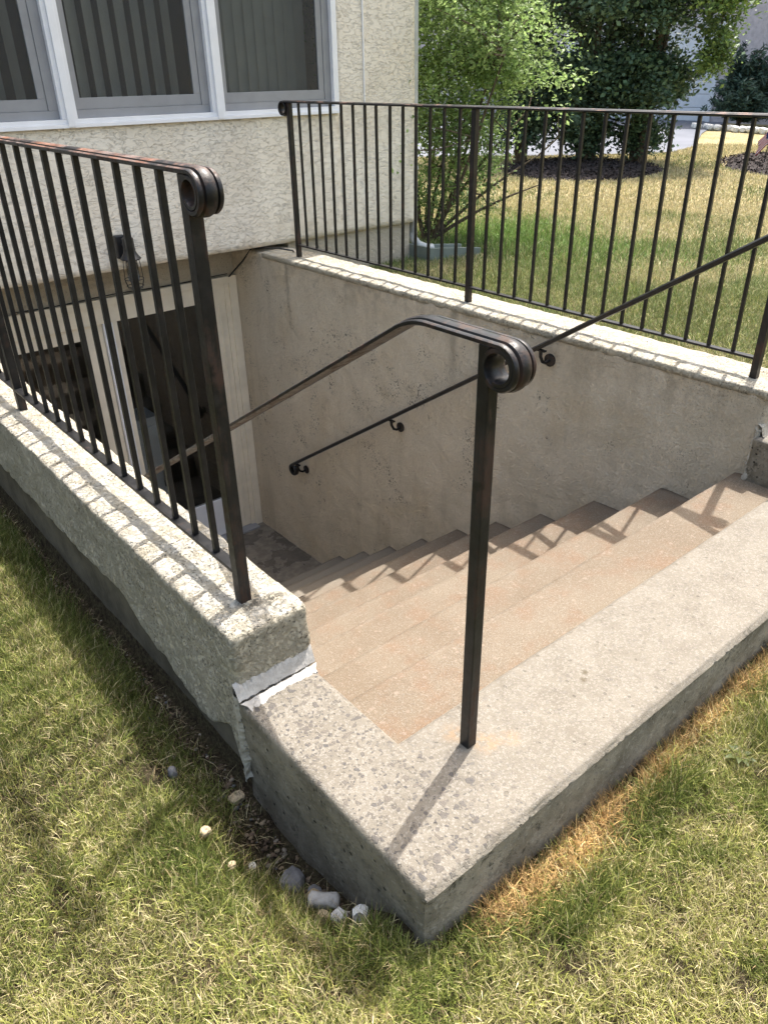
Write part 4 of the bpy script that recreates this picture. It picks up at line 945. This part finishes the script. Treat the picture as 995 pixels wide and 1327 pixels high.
me = blades('grass', x, y, L*(1+0.9*lush), W, np.clip(rng.normal(0.5, 0.22, len(x)), 0.05, 0.95), c)
props(link('grass', me, M['grass']), 'patchy green and tan lawn beyond the right railing', 'grass', kind='stuff'); print('far grass', len(x))
# broad-leaved weed by the slab
wd = thing('weed', 'broad leaved grey green weed in the lawn right of the slab', 'weed', (1.48, 0.46, gq(1.48, .46)))
for k_ in range(9):
    a = k_*0.7+random.uniform(-.2, .2); L_ = random.uniform(0.028, 0.052); el = random.uniform(0.5, 1.1); W_ = L_*0.17
    vs = []; 
    for t in np.linspace(0, 1, 8):
        hw = W_*math.sin(math.pi*min(1, t*0.9+0.08))**0.8; rr_ = L_*t*math.cos(el*(1-0.4*t)); zz = 0.012+L_*t*math.sin(el*(1-0.6*t))
        cx, cy = math.cos(a)*rr_, math.sin(a)*rr_; px_, py_ = -math.sin(a)*hw, math.cos(a)*hw
        vs += [(cx-px_, cy-py_, zz+hw*0.35), (cx, cy, zz), (cx+px_, cy+py_, zz+hw*0.35)]
    fs = [(i*3+j, i*3+j+1, i*3+j+4, i*3+j+3) for i in range(7) for j in range(2)]
    me = bpy.data.meshes.new('leaf'); me.from_pydata(vs, [], fs)
    at = me.color_attributes.new('col', 'FLOAT_COLOR', 'POINT'); at.data.foreach_set('color', np.tile([0.10, 0.125, 0.045, 1], len(vs)).astype(np.float32))
    for p_ in me.polygons: p_.use_smooth = True
    link('leaf', me, M['leaf'], wd)

# ------------------------------------------------------------------ trees and shrubs
def leaves(name, centres, size, colA, colB, spread, per, up=0.4, asp=0.5):
    C = np.repeat(np.asarray(centres, float), per, 0); n = len(C)
    C = C + rng.normal(0, 1, (n, 3))*np.asarray(spread)
    d_ = rng.normal(0, 1, (n, 3)); d_[:, 2] = d_[:, 2]*0.6-0.1; d_ /= np.linalg.norm(d_, axis=1)[:, None]
    nn = rng.normal(0, 1, (n, 3)); nn[:, 2] += up*2.2; nn -= d_*(nn*d_).sum(1)[:, None]; nn /= np.linalg.norm(nn, axis=1)[:, None]
    s_ = np.cross(d_, nn); L = size*rng.uniform(0.4, 1.45, n)[:, None]; W = L*asp*0.5
    V = np.stack([C-d_*L*0.5, C-d_*L*0.05+s_*W, C+d_*L*0.5, C-d_*L*0.05-s_*W], 1)
    t_ = rng.random(n)[:, None]; clump = np.repeat(rng.random(len(centres)), per)[:, None]
    c = (np.array(colA)*(1-t_)+np.array(colB)*t_)*(0.5+1.0*clump)
    F4 = np.arange(n)[:, None]*4+np.array([0, 1, 2, 3])
    return V.reshape(-1, 3), F4, np.repeat(c[:, None], 4, 1).reshape(-1, 3)
def crown_pts(n, cx, cy, cz, rx, ry, rz_, shell=0.45, seed=0, lump=0.6):
    P = []
    rs = np.random.default_rng(seed)
    while len(P) < n:
        v = rs.normal(0, 1, 3); v /= np.linalg.norm(v); r_ = rs.uniform(shell, 1.0)**0.6
        k = 1+lump*noise.noise(Vector(v)*2.1+Vector((seed, 0, 0)))*1.6
        P.append((cx+v[0]*rx*r_*k, cy+v[1]*ry*r_*k, cz+v[2]*rz_*r_*k))
    return np.array(P)
def tree(name, label, base, crowns, size, per, spread, cA, cB, trunks, mat='leafdark', group=None, cat='tree', up=0.4, asp=0.5):
    rt = thing(name, label, cat, base, group)
    b = MB()
    for path, rad in trunks: b.tube(path, rad, 8)
    C = np.concatenate(crowns)
    rs = random.Random(3)
    ends = [t[0][-1] for t in trunks]; mids = [t[0][len(t[0])//2] for t in trunks]
    for q in range(0, len(C), max(1, len(C)//90)):
        p = Vector(C[q]); s0 = min(ends+mids, key=lambda e: (Vector(e)-p).length)
        mid = Vector(s0).lerp(p, 0.5)+Vector((rs.uniform(-.08, .08), rs.uniform(-.08, .08), rs.uniform(-.05, .1)))
        b.tube([s0, tuple(mid), tuple(p)], [0.012*size/0.05, 0.008*size/0.05, 0.003], 5, cap=False)
    b.build('trunk', M['bark'], rt, smooth=True)
    V, F4, c = leaves('crown', C, size, cA, cB, spread, per, up, asp)
    link('crown', arr_mesh('crown', V-np.array(base), F4, None, c), M[mat], rt)
    return rt
# bright shrub at the house corner
SB = (4.98, 5.35, -0.09)
stems = []
for k_ in range(7):
    a = R(-75+k_*30+random.uniform(-8, 8)); sp_ = random.uniform(0.35, 0.75); h_ = random.uniform(0.9, 1.5)
    stems.append(([(SB[0], SB[1], SB[2]-0.02)] + [(SB[0]+math.cos(a)*sp_*t**0.8+0.03*math.sin(5*t+k_), SB[1]+math.sin(a)*sp_*t**0.8, SB[2]+h_*t) for t in (0.15, 0.35, 0.6, 0.8, 1.0)], [0.022, 0.019, 0.015, 0.012, 0.009, 0.006]))
for (ex, ey, ez) in ((5.75, 4.75, 0.62), (5.62, 4.62, 0.40), (5.55, 4.95, 0.8)):
    stems.append(([(SB[0], SB[1], SB[2])]+[tuple(Vector(SB).lerp(Vector((ex, ey, ez)), t)+Vector((0, 0, 0.05*math.sin(3*t)))) for t in (0.25, 0.5, 0.75, 1.0)], [0.02, 0.016, 0.012, 0.009, 0.005]))
tree('leafy_shrub', 'bright yellow green leafy shrub at the house corner beyond the railing', SB,
     [crown_pts(560, 5.18, 5.30, 1.70, 0.74, 0.74, 0.85, 0.25, 2, 0.75), crown_pts(60, 5.45, 4.98, 1.32, 0.34, 0.34, 0.26, 0.3, 5), crown_pts(40, 5.05, 5.2, 0.85, 0.5, 0.5, 0.25, 0.2, 6), crown_pts(60, 5.15, 5.25, 0.45, 0.5, 0.42, 0.40, 0.2, 9), crown_pts(70, 5.2, 5.25, 0.95, 0.6, 0.5, 0.35, 0.2, 13)],
     0.038, 54, (0.075, 0.075, 0.06), (0.13, 0.21, 0.06), (0.30, 0.40, 0.15), stems, 'leaf', cat='shrub', asp=0.5)
# dark garden trees in the mulch bed
def trunks3(x, y, r_, h_, n_, sp_):
    out = []
    for k_ in range(n_):
        a = k_*2.4+x; out.append(([(x+math.cos(a)*sp_*0.25, y+math.sin(a)*sp_*0.25, -0.12)]+[(x+math.cos(a)*sp_*(0.25+t*0.75), y+math.sin(a)*sp_*(0.25+t*0.75), h_*t) for t in (0.2, 0.45, 0.7, 1.0)], [r_*1.2, r_, r_*0.85, r_*0.7, r_*0.4]))
    return out
TG = 'dark trees in the mulch bed'
tree('garden_tree', 'middle dark green tree with thick stems in the mulch bed', (11.55, 8.55, -0.1),
     [crown_pts(165, 11.6, 8.6, 2.35, 1.35, 1.35, 1.55, 0.45, 21), crown_pts(90, 11.5, 8.5, 1.05, 1.0, 1.0, 0.45, 0.3, 22), crown_pts(26, 11.5, 8.6, 0.35, .35, .35, .3, .3, 23)],
     0.075, 130, (0.13, 0.13, 0.10), (0.045, 0.085, 0.055), (0.115, 0.175, 0.095), trunks3(11.55, 8.55, 0.075, 2.2, 5, 0.28), group=TG, asp=0.6)
tree('garden_tree', 'left dark tree of the bed, half hidden behind the bright shrub', (10.85, 9.35, -0.1),
     [crown_pts(155, 10.95, 9.5, 2.2, 1.25, 1.3, 1.6, 0.45, 31), crown_pts(60, 10.9, 9.3, 0.7, .5, .5, .6, .3, 32)],
     0.075, 125, (0.13, 0.13, 0.10), (0.045, 0.082, 0.055), (0.11, 0.165, 0.09), trunks3(10.85, 9.35, 0.06, 2.2, 3, 0.2), group=TG, asp=0.6)
rt_ = tree('garden_tree', 'right dark tree of the bed with branches hanging before the garage door', (12.1, 7.75, -0.1),
     [crown_pts(110, 11.9, 7.85, 1.12, 0.75, 0.68, 0.42, 0.3, 41), crown_pts(140, 12.2, 7.65, 2.75, 1.15, 1.05, 1.15, 0.4, 42), crown_pts(18, 12.0, 7.85, 0.3, .25, .25, .3, .3, 44)],
     0.075, 130, (0.12, 0.12, 0.10), (0.042, 0.080, 0.048), (0.105, 0.165, 0.08), trunks3(12.0, 7.85, 0.06, 2.4, 4, 0.25), group=TG, asp=0.6)
V, F4, c = leaves('crown', np.concatenate([crown_pts(16, 11.85, 6.70, 1.42, .26, .25, .36, .1, 52), crown_pts(46, 11.95, 6.75, 2.2, .42, .36, .62, .2, 53)]), 0.065, (0.08, 0.14, 0.045), (0.26, 0.36, 0.11), (0.09, 0.09, 0.10), 90, 0.4, 0.6)
o = link('crown', arr_mesh('crown', V-np.array((12.1, 7.75, -0.1)), F4, None, c), M['leaf'], rt_); o['label'] = 'lighter green drooping outer branches'
b = MB().tube([(12.0, 7.75, 2.3), (12.0, 7.3, 2.5), (11.95, 6.9, 2.35), (11.9, 6.72, 1.9), (11.86, 6.7, 1.35)], [0.04, 0.03, 0.02, 0.012, 0.005], 6); b.build('branch', M['bark'], rt_, smooth=True)
# spiky evergreen by the neighbour's wall
ev = thing('evergreen_shrub', 'dark spiky evergreen shrub against the neighbouring grey wall', 'shrub', (20.6, 10.72, -0.1))
b = MB(); EV = []; EF = []; EC = []
rs = np.random.default_rng(5)
b.tube([(20.6, 10.72, -0.15), (20.6, 10.72, 0.6), (20.6, 10.72, 1.2)], [0.06, 0.05, 0.03], 8)
tips = []
for k_ in range(150):
    a = rs.uniform(0, 2*math.pi); h_ = rs.uniform(0.0, 1.1); out_ = (0.88-0.5*h_)*rs.uniform(0.7, 1.15); s0 = Vector((20.6, 10.72, h_*0.7)); s1 = Vector((20.6+math.cos(a)*out_, 10.72+math.sin(a)*out_, h_+0.15+0.45*rs.random()))
    for t in np.linspace(0.3, 1.0, 9): tips.append(tuple(s0.lerp(s1, t)))
    b.tube([tuple(s0), tuple(s1)], [0.012, 0.004], 4, cap=False)
b.build('trunk', M['bark'], ev)
V, F4, c = leaves('crown', tips, 0.16, (0.028, 0.058, 0.046), (0.055, 0.095, 0.07), (0.045, 0.045, 0.045), 10, 0.1, 0.22)
link('crown', arr_mesh('crown', V-np.array((20.6, 10.72, -0.1)), F4, None, c), M['leafdark'], ev)
# mulch beds
for bi, (cx, cy, a, b_, th) in enumerate(BEDS):
    vs = [(0, 0, 0.06)]; nr_, ns_ = 7, 48
    for i in range(1, nr_+1):
        for j in range(ns_):
            an = 2*math.pi*j/ns_; k = i/nr_*(1+0.06*math.sin(3*an+bi)+0.04*math.sin(7*an)); u, v = a*k*math.cos(an), b_*k*math.sin(an)
            vs.append((u*math.cos(th)-v*math.sin(th), u*math.sin(th)+v*math.cos(th), 0.06*(1-(i/nr_)**2)-0.012*(i == nr_)))
    fs = [(0, 1+j, 1+(j+1) % ns_) for j in range(ns_)] + [(1+(i-1)*ns_+j, 1+i*ns_+j, 1+i*ns_+(j+1) % ns_, 1+(i-1)*ns_+(j+1) % ns_) for i in range(1, nr_) for j in range(ns_)]
    me = bpy.data.meshes.new('mulch_bed'); me.from_pydata(vs, [], fs)
    at = me.color_attributes.new('col', 'FLOAT_COLOR', 'POINT'); at.data.foreach_set('color', np.tile([0.022, 0.017, 0.016, 1], len(vs)).astype(np.float32))
    props(link('mulch_bed', me, M['mulch'], None, (cx, cy, -0.095)), kind='structure')
    n = 5000; k = np.sqrt(rng.random(n)); an = rng.uniform(0, 2*np.pi, n); u, v = a*k*np.cos(an), b_*k*np.sin(an)
    x = cx+u*math.cos(th)-v*math.sin(th); y = cy+u*math.sin(th)+v*math.cos(th); z = -0.087+0.06*(1-k*k)
    V, F4, c = leaves('mulch_chips', np.stack([x, y, z], 1), 0.055, (0.016, 0.012, 0.011), (0.06, 0.047, 0.045), (0.01, 0.01, 0.008), 1, 1.2, 0.4)
    props(link('mulch_chips', arr_mesh('mulch_chips', V, F4, None, c), M['mulch']), 'dark bark chips covering the bed under the trees' if bi == 0 else 'dark bark chips covering the small bed with the flag', 'mulch', kind='stuff')
# flag, hook and white flowers in the second bed
fg = thing('garden_flag', 'small striped flag hanging from a thin stick in the right mulch bed', 'flag', (12.95, 6.20, -0.05))
MB().tube([(12.95, 6.20, -0.05), (12.96, 6.19, 0.42)], 0.008, 6).build('stick', M['black'], fg)
me = bpy.data.meshes.new('cloth'); vs = []; fs = []; uvs = []
for i in range(13):
    for j in range(9):
        u, v = i/12, j/8; vs.append((-u*0.09+0.014*math.sin(6*v+4*u), u*0.14+0.009*math.sin(9*v), 0.42-0.21*(1-v)-u*0.15+0.02*math.sin(5*u))); uvs.append((u, v))
fs = [(i*9+j, (i+1)*9+j, (i+1)*9+j+1, i*9+j+1) for i in range(12) for j in range(8)]
me.from_pydata(vs, [], fs); ul = me.uv_layers.new(name='UVMap')
for lp in me.loops: ul.data[lp.index].uv = uvs[lp.vertex_index]
for p_ in me.polygons: p_.use_smooth = True
me.materials.append(M['flag']); o = link('cloth', me, None, fg, (0.02, -0.02, 0.05))
sm_ = o.modifiers.new('thickness', 'SOLIDIFY'); sm_.thickness = 0.002
hk = MB().tube([(13.3, 6.08, -0.05), (13.3, 6.08, 0.95), (13.3, 6.05, 1.03), (13.3, 5.97, 1.05), (13.3, 5.91, 1.0), (13.3, 5.92, 0.95)], 0.010, 6)
props(hk.build('garden_hook', M['black'], smooth=True), 'thin black shepherd hook standing beside the striped flag', 'hook')
fw = thing('flowering_plant', 'low plant with white flowers in the right mulch bed beside the flag', 'plant', (13.35, 6.02, 0.0))
V, F4, c = leaves('foliage', crown_pts(40, 13.35, 5.97, 0.16, 0.30, 0.30, 0.16, 0.2, 61), 0.06, (0.10, 0.18, 0.04), (0.22, 0.32, 0.10), (.04, .04, .04), 22, 0.6, 0.6)
link('foliage', arr_mesh('foliage', V-np.array((13.35, 6.02, 0.0)), F4, None, c), M['leaf'], fw)
V, F4, c = leaves('blossom', crown_pts(22, 13.35, 6.0, 0.30, 0.26, 0.24, 0.07, 0.2, 62), 0.05, (0.75, 0.75, 0.72), (0.85, 0.85, 0.83), (.025, .025, .02), 10, 0.8, 0.8)
link('blossom', arr_mesh('blossom', V-np.array((13.35, 6.02, 0.0)), F4, None, c/np.maximum(c.max(1, keepdims=True), .85)*.8), M['leaf'], fw)
for k_ in range(16):
    rock('edging_stone', 'pale rounded stone in the border row before the dark evergreen shrub', (19.5-0.05*k_+random.uniform(-.1, .1), 11.3-0.19*k_, -0.03), (.12, .10, .09), M['stonew'], 20+k_, k_, 'border stones in front of the evergreen')
# ------------------------------------------------------------------ neighbouring house
nb = thing('neighbour_house', 'pale lilac grey house with a white garage door across the driveway', 'house', (22, 16, -0.1))
MB().box(22.0, 29.5, 6.0, 12.36, -0.3, 5.6).box(22.0, 29.5, 17.3, 27.0, -0.3, 5.6).box(22.0, 29.5, 12.36, 17.3, 2.25, 5.6).build('wall', M['lilac'], nb)
b = MB().box(21.95, 22.06, 12.28, 12.40, -0.09, 2.36).box(21.95, 22.06, 17.26, 17.38, -0.09, 2.36).box(21.95, 22.06, 12.40, 17.26, 2.24, 2.36); b.build('garage_frame', M['gdoor'], nb)
gd = MB().box(22.10, 22.14, 12.37, 17.29, -0.08, 2.249).build('garage_door', M['gdoor'], nb)
for k_ in range(7):
    z = -0.075+k_*0.332
    link('door_panel', MB().box(22.07, 22.1005, 12.405, 17.255, z, z+0.318).mesh('door_panel', wloc(nb), 0.012), M['gdoor'], gd)
b = MB(); b.add([(21.5, 5.5, 5.5), (30, 5.5, 5.5), (30, 27.5, 5.5), (21.5, 27.5, 5.5), (25.7, 5.5, 7.8), (25.7, 27.5, 7.8)], [(0, 1, 2, 3), (0, 3, 5, 4), (1, 4, 5, 2), (0, 4, 1), (3, 2, 5)])
b.build('roof', M['roof'], nb)
